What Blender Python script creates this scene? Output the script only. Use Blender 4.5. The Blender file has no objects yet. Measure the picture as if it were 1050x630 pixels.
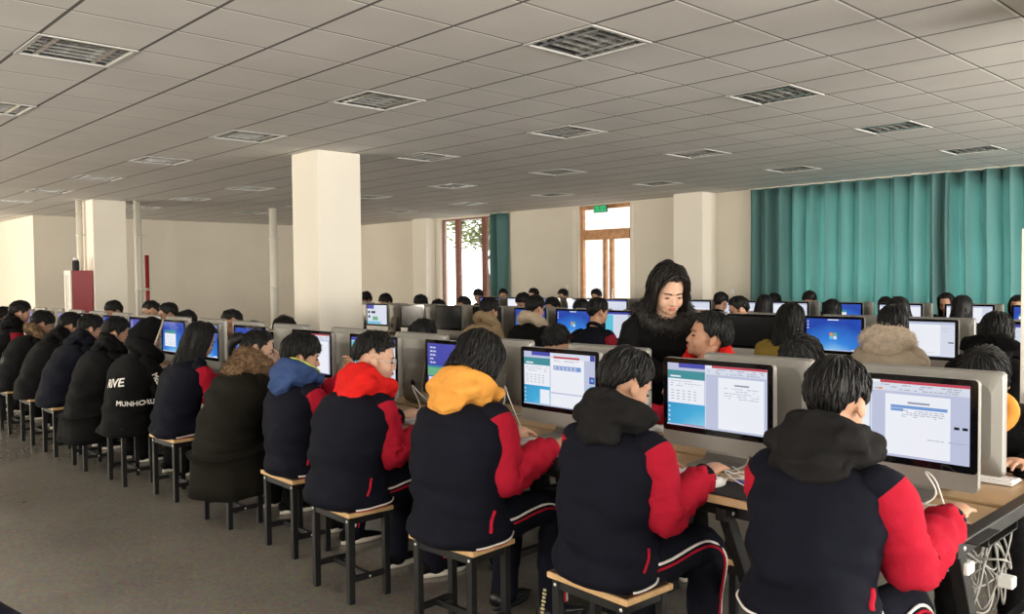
import bpy, bmesh, math, random
from mathutils import Vector as V, Matrix, noise
from mathutils.bvhtree import BVHTree
R = math.radians
random.seed(7)
scn = bpy.context.scene
COL = scn.collection

# ------------------------------------------------------------------ materials
MATS = {}
def mat(name, col, rough=.6, bump=None, var=0.0, spec=.4, metal=0.0, coat=0.0, sheen=0.0, vscale=6.0, emis=None, estr=1.0):
    if name in MATS: return MATS[name]
    m = bpy.data.materials.new(name); m.use_nodes = True
    nt = m.node_tree; b = nt.nodes['Principled BSDF']
    b.inputs['Base Color'].default_value = (*col, 1); b.inputs['Roughness'].default_value = rough
    b.inputs['Specular IOR Level'].default_value = spec; b.inputs['Metallic'].default_value = metal
    b.inputs['Coat Weight'].default_value = coat; b.inputs['Sheen Weight'].default_value = sheen
    if emis:
        b.inputs['Emission Color'].default_value = (*emis, 1); b.inputs['Emission Strength'].default_value = estr
    tc = nt.nodes.new('ShaderNodeTexCoord')
    if var > 0:
        n = nt.nodes.new('ShaderNodeTexNoise'); n.inputs['Scale'].default_value = vscale; n.inputs['Detail'].default_value = 5
        r = nt.nodes.new('ShaderNodeMapRange'); r.inputs['From Min'].default_value = .3; r.inputs['From Max'].default_value = .7
        r.inputs['To Min'].default_value = 1-var; r.inputs['To Max'].default_value = 1+var
        mx = nt.nodes.new('ShaderNodeVectorMath'); mx.operation = 'SCALE'; mx.inputs[0].default_value = col
        nt.links.new(tc.outputs['Object'], n.inputs['Vector']); nt.links.new(n.outputs['Fac'], r.inputs['Value'])
        nt.links.new(r.outputs['Result'], mx.inputs['Scale']); nt.links.new(mx.outputs['Vector'], b.inputs['Base Color'])
    if bump:
        sc, st, dist = bump
        n2 = nt.nodes.new('ShaderNodeTexNoise'); n2.inputs['Scale'].default_value = sc; n2.inputs['Detail'].default_value = 4
        bp = nt.nodes.new('ShaderNodeBump'); bp.inputs['Strength'].default_value = st; bp.inputs['Distance'].default_value = dist
        nt.links.new(tc.outputs['Object'], n2.inputs['Vector']); nt.links.new(n2.outputs['Fac'], bp.inputs['Height'])
        nt.links.new(bp.outputs['Normal'], b.inputs['Normal'])
    MATS[name] = m
    return m

def cloth(name, col, rough=.85): return mat(name, col, rough, bump=(38, .5, .006), var=.15, spec=.12)
NAVY = cloth('navy_cloth', (.0052, .0058, .0115)); RED = cloth('red_cloth', (.36, .009, .026)); DKRED = cloth('dark_red_cloth', (.20, .010, .020))
BLACK = cloth('black_cloth', (.0042, .0042, .0044)); CHAR = cloth('charcoal_cloth', (.0105, .0100, .0100)); HOODRED = cloth('bright_red_cloth', (.60, .014, .012))
YEL = cloth('yellow_cloth', (.70, .31, .06)); BLUE = cloth('blue_cloth', (.035, .065, .17)); LIME = cloth('lime_cloth', (.55, .62, .12))
OLIVE = cloth('olive_black_cloth', (.0085, .0075, .005)); BEIGE = cloth('beige_cloth', (.44, .365, .28)); TAN = cloth('tan_fleece', (.40, .29, .17))
MUST = cloth('mustard_cloth', (.25, .17, .035)); CREAM = cloth('cream_fleece', (.55, .45, .33)); WHITEC = cloth('white_cloth', (.75, .72, .68))
FURB = mat('brown_fur', (.16, .095, .05), .9, var=.5, vscale=30); FURD = mat('dark_fur', (.018, .015, .013), .8, var=.5, vscale=30); FURG = mat('beige_fur', (.66, .56, .45), .9, var=.2, vscale=30)
ORANGE = cloth('orange_cloth', (.75, .10, .02)); DKGREY = cloth('dark_grey_cloth', (.035, .034, .034)); PURP = cloth('plum_cloth', (.06, .012, .02))
SKIN = mat('skin', (.48, .265, .17), .5, var=.06, spec=.35); SKIN2 = mat('tan_skin', (.42, .22, .135), .5, var=.06, spec=.35); SKIN3 = mat('fair_skin', (.56, .34, .235), .48, var=.05, spec=.35)
LIPS = mat('lips', (.42, .13, .10), .45); EYEM = mat('eye_dark', (.012, .008, .006), .25); BROW = mat('brow_hair', (.018, .013, .01), .8)
def hairmat(name, col):
    m = mat(name, col, .5, spec=.28)
    nt = m.node_tree; b = nt.nodes['Principled BSDF']
    tc = nt.nodes.new('ShaderNodeTexCoord'); mp = nt.nodes.new('ShaderNodeMapping'); mp.inputs['Scale'].default_value = (90, 90, 9)
    n = nt.nodes.new('ShaderNodeTexNoise'); n.inputs['Scale'].default_value = 1.6; n.inputs['Detail'].default_value = 3
    bp = nt.nodes.new('ShaderNodeBump'); bp.inputs['Strength'].default_value = .6; bp.inputs['Distance'].default_value = .004
    nt.links.new(tc.outputs['Object'], mp.inputs['Vector']); nt.links.new(mp.outputs['Vector'], n.inputs['Vector'])
    nt.links.new(n.outputs['Fac'], bp.inputs['Height']); nt.links.new(bp.outputs['Normal'], b.inputs['Normal'])
    return m
HAIR = hairmat('black_hair', (.0050, .0044, .0042)); HAIRB = hairmat('brown_black_hair', (.0085, .006, .0048))
STEEL = mat('black_steel', (.009, .009, .009), .45, bump=(60, .1, .001), spec=.3); BOLT = mat('bright_bolt', (.7, .7, .68), .3, metal=.8)
SEATW = mat('worn_brown_seat', (.055, .034, .022), .5, var=.4, vscale=14); EDGEW = mat('pale_wood_edge', (.60, .38, .18), .55, var=.12, vscale=20)
DESKW = mat('maple_desk', (.50, .34, .19), .38, var=.08, vscale=3.0, spec=.4)
ALU = mat('aluminium', (.31, .30, .28), .42, metal=.6, bump=(300, .03, .001)); ALUB = mat('aluminium_back', (.29, .28, .26), .45, metal=.55)
BEZEL = mat('black_glass', (.004, .004, .005), .07, spec=.3); DARKPL = mat('dark_plastic', (.012, .012, .013), .5)
WHITEP = mat('white_plastic', (.78, .77, .74), .35); KEYM = mat('white_key', (.82, .81, .79), .45); CABLEW = mat('white_cable', (.72, .70, .66), .5)
CABLEG = mat('grey_cable', (.30, .29, .27), .5); CABLEB = mat('black_cable', (.015, .015, .015), .5); PAD = mat('black_mouse_pad', (.012, .012, .013), .8)
BLUEPLUG = mat('blue_plug', (.04, .05, .45), .4)
WALL = mat('wall_paint', (.71, .655, .56), .8, bump=(25, .05, .002), var=.03, vscale=1.2); COLM = mat('column_paint', (.79, .735, .64), .75, bump=(30, .05, .002), var=.02, vscale=1.5)
WOODF = mat('brown_wood_frame', (.55, .28, .13), .45, var=.25, vscale=9); REDF = mat('red_brown_frame', (.24, .10, .075), .45, var=.2, vscale=9)
PIPE = mat('white_pipe', (.66, .62, .54), .45); REDP = mat('red_paint', (.30, .022, .03), .4); WHITECAB = mat('white_cabinet', (.75, .72, .66), .4)
PAPER = mat('paper', (.55, .52, .48), .7, var=.3, vscale=40); RUBBER = mat('sole_white', (.72, .66, .58), .6); LEATH = mat('black_leather', (.012, .012, .012), .32)
GRILLE = mat('grille_reflector', (.70, .70, .68), .22, metal=.8); HOUS = mat('lamp_housing', (.10, .10, .10), .6); TUBEM = mat('lamp_tube_off', (.75, .75, .72), .3); LFRAME = mat('lamp_frame_white', (.52, .51, .49), .6)
LEAFM = mat('leaf_green', (.30, .36, .14), .6, var=.4, vscale=3); BARK = mat('bark', (.10, .07, .05), .9); BRICKO = mat('pink_building', (.80, .66, .60), .8); WINO = mat('pale_far_window', (.5, .55, .6), .3)

def floor_mat():
    m = mat('floor_terrazzo', (.20, .175, .15), .22, spec=.5)
    nt = m.node_tree; b = nt.nodes['Principled BSDF']; tc = nt.nodes.new('ShaderNodeTexCoord')
    n1 = nt.nodes.new('ShaderNodeTexNoise'); n1.inputs['Scale'].default_value = 1.1; n1.inputs['Detail'].default_value = 6
    n2 = nt.nodes.new('ShaderNodeTexVoronoi'); n2.inputs['Scale'].default_value = 55
    cr = nt.nodes.new('ShaderNodeValToRGB'); e = cr.color_ramp.elements
    e[0].position = .32; e[0].color = (.155, .138, .117, 1); e[1].position = .7; e[1].color = (.215, .195, .165, 1)
    mx = nt.nodes.new('ShaderNodeMix'); mx.data_type = 'RGBA'; mx.inputs['Factor'].default_value = .06
    rr = nt.nodes.new('ShaderNodeMapRange'); rr.inputs['To Min'].default_value = .13; rr.inputs['To Max'].default_value = .30
    L = nt.links.new
    L(tc.outputs['Object'], n1.inputs['Vector']); L(tc.outputs['Object'], n2.inputs['Vector']); L(n1.outputs['Fac'], cr.inputs['Fac'])
    L(cr.outputs['Color'], mx.inputs['A']); L(n2.outputs['Color'], mx.inputs['B']); L(mx.outputs['Result'], b.inputs['Base Color'])
    L(n1.outputs['Fac'], rr.inputs['Value']); L(rr.outputs['Result'], b.inputs['Roughness'])
    return m
def ceiling_mat():
    m = mat('ceiling_tiles', (.55, .54, .52), .8, spec=.2)
    nt = m.node_tree; b = nt.nodes['Principled BSDF']; L = nt.links.new
    tc = nt.nodes.new('ShaderNodeTexCoord'); sep = nt.nodes.new('ShaderNodeSeparateXYZ'); L(tc.outputs['Object'], sep.inputs['Vector'])
    def edge(sock, off, w):
        a = nt.nodes.new('ShaderNodeMath'); a.operation = 'ADD'; a.inputs[1].default_value = off; L(sock, a.inputs[0])
        d = nt.nodes.new('ShaderNodeMath'); d.operation = 'DIVIDE'; d.inputs[1].default_value = .6; L(a.outputs[0], d.inputs[0])
        f = nt.nodes.new('ShaderNodeMath'); f.operation = 'FRACT'; L(d.outputs[0], f.inputs[0])
        s = nt.nodes.new('ShaderNodeMath'); s.operation = 'SUBTRACT'; s.inputs[1].default_value = .5; L(f.outputs[0], s.inputs[0])
        ab = nt.nodes.new('ShaderNodeMath'); ab.operation = 'ABSOLUTE'; L(s.outputs[0], ab.inputs[0])
        g = nt.nodes.new('ShaderNodeMath'); g.operation = 'GREATER_THAN'; g.inputs[1].default_value = .5-w/.6; L(ab.outputs[0], g.inputs[0])
        return g.outputs[0]
    # cross tees are pale with a dark gap on one side, main tees are dark reveals
    gx = edge(sep.outputs['X'], .2786+60, .011); gy = edge(sep.outputs['Y'], .2012+60, .009); gy2 = edge(sep.outputs['Y'], .2012+60+.016, .006)
    n = nt.nodes.new('ShaderNodeTexNoise'); n.inputs['Scale'].default_value = 40; n.inputs['Detail'].default_value = 4; L(tc.outputs['Object'], n.inputs['Vector'])
    n3 = nt.nodes.new('ShaderNodeTexNoise'); n3.inputs['Scale'].default_value = 1.3; L(tc.outputs['Object'], n3.inputs['Vector'])
    ad = nt.nodes.new('ShaderNodeMath'); ad.operation = 'MULTIPLY_ADD'; ad.inputs[1].default_value = .5; L(n.outputs['Fac'], ad.inputs[0]); L(n3.outputs['Fac'], ad.inputs[2])
    cr = nt.nodes.new('ShaderNodeValToRGB'); e = cr.color_ramp.elements; e[0].position = .4; e[0].color = (.61, .59, .57, 1); e[1].position = 1.0; e[1].color = (.71, .69, .665, 1)
    L(ad.outputs[0], cr.inputs['Fac'])
    def mix(a, fac, col):
        x = nt.nodes.new('ShaderNodeMix'); x.data_type = 'RGBA'; L(fac, x.inputs['Factor']); L(a, x.inputs['A']); x.inputs['B'].default_value = (*col, 1); return x.outputs['Result']
    c = mix(cr.outputs['Color'], gy, (.88, .86, .83)); c = mix(c, gy2, (.13, .12, .115)); c = mix(c, gx, (.12, .115, .11))
    L(c, b.inputs['Base Color'])
    return m
def curtain_mat():
    m = bpy.data.materials.new('teal_curtain'); m.use_nodes = True; nt = m.node_tree; L = nt.links.new
    b = nt.nodes['Principled BSDF']; b.inputs['Base Color'].default_value = (.13, .27, .265, 1); b.inputs['Roughness'].default_value = .75
    t = nt.nodes.new('ShaderNodeBsdfTranslucent'); t.inputs['Color'].default_value = (.24, .44, .42, 1)
    n = nt.nodes.new('ShaderNodeTexNoise'); n.inputs['Scale'].default_value = 200; tc = nt.nodes.new('ShaderNodeTexCoord'); L(tc.outputs['Object'], n.inputs['Vector'])
    bp = nt.nodes.new('ShaderNodeBump'); bp.inputs['Strength'].default_value = .2; bp.inputs['Distance'].default_value = .002; L(n.outputs['Fac'], bp.inputs['Height']); L(bp.outputs['Normal'], b.inputs['Normal'])
    mx = nt.nodes.new('ShaderNodeMixShader'); mx.inputs['Fac'].default_value = .38
    L(b.outputs[0], mx.inputs[1]); L(t.outputs[0], mx.inputs[2]); L(mx.outputs[0], nt.nodes['Material Output'].inputs['Surface'])
    return m
def glass_mat():
    m = bpy.data.materials.new('window_glass'); m.use_nodes = True; nt = m.node_tree; L = nt.links.new
    nt.nodes.remove(nt.nodes['Principled BSDF'])
    t = nt.nodes.new('ShaderNodeBsdfTransparent'); t.inputs['Color'].default_value = (.95, .96, .96, 1); g = nt.nodes.new('ShaderNodeBsdfGlossy'); g.inputs['Roughness'].default_value = .02
    lw = nt.nodes.new('ShaderNodeLayerWeight'); lw.inputs['Blend'].default_value = .12; f = nt.nodes.new('ShaderNodeMath'); f.operation = 'MULTIPLY'; f.inputs[1].default_value = .5; L(lw.outputs['Facing'], f.inputs[0]); mx = nt.nodes.new('ShaderNodeMixShader')
    L(f.outputs[0], mx.inputs[0]); L(t.outputs[0], mx.inputs[1]); L(g.outputs[0], mx.inputs[2]); L(mx.outputs[0], nt.nodes['Material Output'].inputs['Surface'])
    return m
FLOORM, CEILM, CURT, GLASS = floor_mat(), ceiling_mat(), curtain_mat(), glass_mat()
def scr(name, col, s=1.0): # screens give off light
    return mat('screen_'+name, (.01, .01, .01), .12, emis=col, estr=s, spec=.3)
def scr_grad(name, c0, c1, c2):
    m = scr(name, c0); nt = m.node_tree; b = nt.nodes['Principled BSDF']; L = nt.links.new
    tc = nt.nodes.new('ShaderNodeTexCoord'); mp = nt.nodes.new('ShaderNodeMapping'); mp.inputs['Location'].default_value = (0, 0, -.27)
    mp.inputs['Scale'].default_value = (0, 2.6, 3.2)
    g = nt.nodes.new('ShaderNodeTexGradient'); g.gradient_type = 'SPHERICAL'
    n = nt.nodes.new('ShaderNodeTexNoise'); n.inputs['Scale'].default_value = 7
    ad = nt.nodes.new('ShaderNodeMath'); ad.operation = 'MULTIPLY_ADD'; ad.inputs[1].default_value = .25
    cr = nt.nodes.new('ShaderNodeValToRGB'); e = cr.color_ramp.elements; e[0].position = .1; e[0].color = (*c0, 1); e[1].position = 1; e[1].color = (*c2, 1); k = e.new(.6); k.color = (*c1, 1)
    L(tc.outputs['Object'], mp.inputs['Vector']); L(mp.outputs[0], g.inputs[0]); L(tc.outputs['Object'], n.inputs['Vector']); L(n.outputs['Fac'], ad.inputs[0]); L(g.outputs['Fac'], ad.inputs[2])
    L(ad.outputs[0], cr.inputs['Fac']); L(cr.outputs['Color'], b.inputs['Emission Color'])
    return m
S_WHITE = scr('white', (.88, .90, .97)); S_LAV = scr('lavender', (.52, .56, .74)); S_RIB = scr('ribbon', (.70, .74, .86)); S_RED = scr('red', (.55, .05, .08)); S_TEAL = scr('teal', (.05, .28, .33))
S_GREY = scr('grey', (.36, .38, .45)); S_TXT = scr('text', (.30, .32, .40)); S_SEL = scr('select', (.17, .33, .68)); S_NAVY = scr('titlebar', (.06, .07, .42)); S_CYAN = scr('cyan', (.12, .55, .75))
S_OFF = mat('screen_off', (.007, .008, .009), .14, spec=.22); S_BLK = scr('blackbar', (.012, .012, .016)); S_GRN = scr('green', (.15, .45, .25)); S_ORG = scr('orange', (.75, .30, .10)); S_BRN = scr('brown', (.30, .16, .12))
S_WIN = scr_grad('blue_wallpaper', (.015, .06, .42), (.04, .24, .75), (.35, .75, .95)); S_AQUA = scr_grad('aqua_wallpaper', (.02, .22, .50), (.06, .42, .72), (.45, .85, .95)); S_TEX = scr('dim_texture', (.035, .037, .038))

# ------------------------------------------------------------------ mesh building
def lerp(a, b, t): return a+(b-a)*t
def interp(tab, t):
    for (t0, *a), (t1, *b) in zip(tab, tab[1:]):
        if t <= t1:
            k = max(0, min(1, (t-t0)/(t1-t0))); k = k*k*(3-2*k)
            return [lerp(x, y, k) for x, y in zip(a, b)]
    return list(tab[-1][1:])
def spline(pts, n):
    pts = [V(p) for p in pts]; P = [2*pts[0]-pts[1]]+pts+[2*pts[-1]-pts[-2]]; out = []
    m = len(pts)-1
    for i in range(n+1):
        u = i/n*m; k = min(int(u), m-1); t = u-k; a, b, c, d = P[k:k+4]
        out.append(.5*((2*b)+(c-a)*t+(2*a-5*b+4*c-d)*t*t+(3*b-a-3*c+d)*t*t*t))
    return out
class MB:
    def __init__(s): s.v = []; s.f = []; s.m = []
    def add(s, vs, fs, mi=0):
        o = len(s.v); s.v += [tuple(x) for x in vs]; s.f += [tuple(i+o for i in f) for f in fs]; s.m += [mi]*len(fs); return s
    def box(s, c, d, rot=None, mi=0, bev=0):
        x, y, z = d[0]/2, d[1]/2, d[2]/2; c = V(c)
        if bev > 0:
            bm = bmesh.new(); bmesh.ops.create_cube(bm, size=1)
            bmesh.ops.scale(bm, vec=d, verts=bm.verts); bmesh.ops.bevel(bm, geom=bm.edges[:], offset=bev, segments=2, affect='EDGES', profile=.5)
            bm.verts.ensure_lookup_table(); vs = [v.co.copy() for v in bm.verts]; fs = [[v.index for v in f.verts] for f in bm.faces]; bm.free()
        else:
            vs = [V((a*x, b*y, e*z)) for a in (-1, 1) for b in (-1, 1) for e in (-1, 1)]
            fs = [(0, 1, 3, 2), (4, 6, 7, 5), (0, 4, 5, 1), (2, 3, 7, 6), (0, 2, 6, 4), (1, 5, 7, 3)]
        if rot: vs = [rot @ v for v in vs]
        return s.add([c+v for v in vs], fs, mi)
    def bar(s, a, b, w, h=None, mi=0, bev=0):
        a, b = V(a), V(b); d = (b-a); z = V((0, 0, 1)) if abs(d.normalized().z) < .95 else V((1, 0, 0))
        x = d.normalized(); y = z.cross(x).normalized(); zz = x.cross(y)
        return s.box((a+b)/2, (d.length, w, h or w), Matrix((x, y, zz)).transposed(), mi, bev)
    def quad(s, a, b, c, d, mi=0): return s.add([a, b, c, d], [(0, 1, 2, 3)], mi)
    def loft(s, rings, cap=True, mi=0):
        n = len(rings[0]); o = len(s.v)
        for r in rings: s.v += [tuple(p) for p in r]
        for i in range(len(rings)-1):
            for j in range(n):
                s.f.append((o+i*n+j, o+i*n+(j+1) % n, o+(i+1)*n+(j+1) % n, o+(i+1)*n+j)); s.m.append(mi)
        if cap:
            s.f.append(tuple(o+j for j in range(n-1, -1, -1))); s.m.append(mi)
            k = o+(len(rings)-1)*n; s.f.append(tuple(k+j for j in range(n))); s.m.append(mi)
        return s
    def tube(s, pts, rad, n=10, ell=1.0, up=(0, 0, 1), cap=True, mi=0, disp=None, rnd=False):
        pts = [V(p) for p in pts]; N = len(pts); rings = []; upv = V(up); y = None
        for i, p in enumerate(pts):
            t = (pts[min(i+1, N-1)]-pts[max(i-1, 0)]).normalized()
            if y is None:
                y = upv.cross(t)
                if y.length < .05: y = V((1, 0, 0)).cross(t)
            y = (y-t*y.dot(t)).normalized(); z = t.cross(y)
            r = rad(i/(N-1)) if callable(rad) else (rad[i] if isinstance(rad, (list, tuple)) else rad)
            ring = []
            for j in range(n):
                a = 2*math.pi*j/n; q = y*math.cos(a)*r+z*math.sin(a)*r*ell
                if disp: q = q+q.normalized()*disp(p+q, i/(N-1), a)
                ring.append(p+q)
            rings.append(ring)
        if rnd:
            def capr(p, ring, d):
                out = []
                for k in (.9, .6): out.append([p+(q-p)*k+d*((1-k*k)**.5) for q in ring])
                return out
            t0 = (pts[0]-pts[1]).normalized(); t1 = (pts[-1]-pts[-2]).normalized()
            r0 = (rings[0][0]-pts[0]).length; r1 = (rings[-1][0]-pts[-1]).length
            rings = capr(pts[0], rings[0], t0*r0)[::-1]+rings+capr(pts[-1], rings[-1], t1*r1)
        return s.loft(rings, cap, mi)
    def ell(s, c, r, rot=None, nu=16, nv=10, mi=0):
        c = V(c); rings = []
        vs = []; fs = []
        for i in range(1, nv):
            th = math.pi*i/nv
            for j in range(nu):
                ph = 2*math.pi*j/nu; q = V((r[0]*math.sin(th)*math.cos(ph), r[1]*math.sin(th)*math.sin(ph), r[2]*math.cos(th)))
                vs.append(c+(rot @ q if rot else q))
        t = V((0, 0, r[2])); b = V((0, 0, -r[2])); vs.append(c+(rot @ t if rot else t)); vs.append(c+(rot @ b if rot else b)); T, B = len(vs)-2, len(vs)-1
        for i in range(nv-2):
            for j in range(nu): fs.append((i*nu+j, (i+1)*nu+j, (i+1)*nu+(j+1) % nu, i*nu+(j+1) % nu))
        for j in range(nu): fs.append((T, j, (j+1) % nu)); fs.append((B, (nv-2)*nu+(j+1) % nu, (nv-2)*nu+j))
        return s.add(vs, fs, mi)
    def build(s, name, mats, parent=None, smooth=False, loc=None):
        me = bpy.data.meshes.new(name); me.from_pydata(s.v, [], s.f)
        if not isinstance(mats, (list, tuple)): mats = [mats]
        for m in mats: me.materials.append(m)
        if len(mats) > 1: me.polygons.foreach_set('material_index', s.m)
        if smooth: me.polygons.foreach_set('use_smooth', [True]*len(me.polygons))
        me.validate(); me.update()
        o = bpy.data.objects.new(name, me); COL.objects.link(o)
        if parent: o.parent = parent
        if loc: o.location = loc
        return o
def tag(o, label=None, cat=None, group=None, kind=None):
    for k, v in (('label', label), ('category', cat), ('group', group), ('kind', kind)):
        if v: o[k] = v
    return o
def empty(name, loc=(0, 0, 0), rz=0.0, label=None, cat=None, group=None):
    o = bpy.data.objects.new(name, None); COL.objects.link(o); o.location = loc; o.rotation_euler = (0, 0, rz); o.empty_display_size = .1
    return tag(o, label, cat, group)
def struct(name, mb, m, smooth=False): return tag(mb.build(name, m, smooth=smooth), kind='structure')
def copy_tree(src, loc, rz=None, label=None, group=None, parent=None):
    kids = {}
    for o in bpy.data.objects:
        if o.parent: kids.setdefault(o.parent.name, []).append(o)
    def rec(o, par):
        c = o.copy(); COL.objects.link(c)
        if par: c.parent = par
        for k in kids.get(o.name, []): rec(k, c)
        return c
    r = rec(src, None); r.location = loc
    if rz is not None: r.rotation_euler = (0, 0, rz)
    if label: r['label'] = label
    if group: r['group'] = group
    return r
REM = []; FUR = []
def remesh(o, voxel, it=4, fac=.5, post=None, soft=None):
    m = o.modifiers.new('r', 'REMESH'); m.mode = 'VOXEL'; m.voxel_size = voxel; m.use_smooth_shade = True
    k = o.modifiers.new('s', 'SMOOTH'); k.factor = fac; k.iterations = it
    REM.append((o, post, soft)); return o
def finish_remesh():
    bpy.context.view_layer.update(); dg = bpy.context.evaluated_depsgraph_get()
    new = [(o, post, soft, bpy.data.meshes.new_from_object(o.evaluated_get(dg))) for o, post, soft in REM]
    for o, post, soft, me in new:
        nm = o.data.name; old = o.data; o.modifiers.clear()
        if soft:
            c, r, it = soft; bm = bmesh.new(); bm.from_mesh(me); vv = [v for v in bm.verts if (v.co-c).length < r]
            for _ in range(it): bmesh.ops.smooth_vert(bm, verts=vv, factor=.5, use_axis_x=True, use_axis_y=True, use_axis_z=True)
            bm.to_mesh(me); bm.free()
        if post:
            nr = [v.normal.copy() for v in me.vertices]
            for v, n in zip(me.vertices, nr): v.co += n*post(v.co)
        o.data = me; bpy.data.meshes.remove(old); me.name = nm; me.polygons.foreach_set('use_smooth', [True]*len(me.polygons)); me.update()
    REM.clear()
    for o, n, L, r, seed in FUR:   # tufts over the fur
        me = o.data; rr = random.Random(seed); m = MB(); pol = me.polygons; ws = 0
        for k in range(n):
            p = pol[int(rr.random()*len(pol))]; c = p.center; d = (p.normal+V((rr.uniform(-.7, .7), rr.uniform(-.7, .7), rr.uniform(-.9, .4)))).normalized(); l = L*rr.uniform(.5, 1.2); a = d.orthogonal().normalized()*r; b = d.cross(a)
            c0 = c-d*.004; mid = c+d*l*.5+a*.4; tip = c+d*l+V((0, 0, -.25*l))
            m.add([c0+a, c0-a*.5+b*.87, c0-a*.5-b*.87, mid+a*.6, mid-a*.3+b*.5, mid-a*.3-b*.5, tip], [(0, 1, 4, 3), (1, 2, 5, 4), (2, 0, 3, 5), (3, 4, 6), (4, 5, 6), (5, 3, 6)])
        bm = bmesh.new(); bm.from_mesh(me); vs = [bm.verts.new(v) for v in m.v]
        for f in m.f: bm.faces.new([vs[i] for i in f])
        bm.to_mesh(me); bm.free(); me.update()
    FUR.clear()
def fnoise(p, s, seed=0.0): return noise.noise(V((p[0]*s+seed*3.1, p[1]*s-seed*1.7, p[2]*s+seed*.9)))

# ------------------------------------------------------------------ people
def ik(S, W, l1, l2, hint):
    d = W-S; L = min(d.length, (l1+l2)*.995); u = d.normalized(); W = S+u*L
    a = (l1*l1-l2*l2+L*L)/(2*L); h = math.sqrt(max(1e-6, l1*l1-a*a))
    hv = (hint-u*hint.dot(u)).normalized()
    return S+u*a+hv*h, W
def hand(mb, W, d, up, side, curl=.5, sc=1.0, spread=.08):
    """five separate fingers on a palm; side +1: thumb towards +left of d (right hand seen from above)"""
    d = V(d).normalized(); up = (V(up)-d*V(up).dot(d)).normalized(); lat = up.cross(d)*side
    mb.tube([W-d*.05*sc, W, W+d*.03*sc, W+d*.065*sc, W+d*.088*sc], [r*sc for r in (.023, .025, .033, .040, .036)], n=12, ell=.42, up=up, rnd=True)
    for i, (b, ln, r) in enumerate(((.086, .070, .0092), (.090, .078, .0095), (.086, .072, .0090), (.078, .056, .0080))):
        p = W+(d*b+lat*(.030-.0205*i)-up*.002)*sc; dd = (d+lat*(spread*(1.3-i))).normalized(); pts = [p-dd*.022*sc, p]; ang = 0
        for k, fr in enumerate((.45, .32, .26)):
            ang += curl*(.45, .62, .5)[k]
            p = p+(dd*math.cos(ang)-up*math.sin(ang))*ln*fr*sc; pts.append(p)
        mb.tube(spline(pts, 12), lambda t, r=r: r*sc*(1.05-.25*t), n=8, up=up, rnd=True)
    b = W+(d*.022+lat*.022-up*.006)*sc
    pts = [b-lat*.012*sc, b+(d*.022+lat*.020-up*.006)*sc, b+(d*.048+lat*.026-up*.010)*sc, b+(d*.070+lat*.020-up*.014)*sc]
    mb.tube(spline(pts, 10), lambda t: sc*(.0125-.004*t), n=8, up=up, rnd=True)

HAIRST = dict(
    short=dict(front=58, side=96, back=138, top=.021, edge=.003, amp=.007, tuft=70, tl=.034),
    bowl=dict(front=80, side=99, back=136, top=.023, edge=.007, amp=.005, tuft=40, tl=.030),
    messy=dict(front=74, side=100, back=136, top=.026, edge=.010, amp=.011, tuft=90, tl=.045),
    fade=dict(front=60, side=74, back=108, top=.024, edge=.003, amp=.006, tuft=60, tl=.034),
    bob=dict(front=62, side=100, back=100, top=.022, edge=.018, amp=.006, tuft=16, tl=.03, drop=.085, open=48),
    long=dict(front=52, side=100, back=100, top=.020, edge=.018, amp=.006, tuft=10, tl=.03, drop=.25, open=52),
    tied=dict(front=50, side=84, back=120, top=.015, edge=.008, amp=.003, tuft=14, tl=.025, tail=1),
    teacher=dict(front=55, side=100, back=100, top=.026, edge=.022, amp=.006, tuft=14, tl=.03, drop=.15, open=44, bun=1, bang=1))
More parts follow.
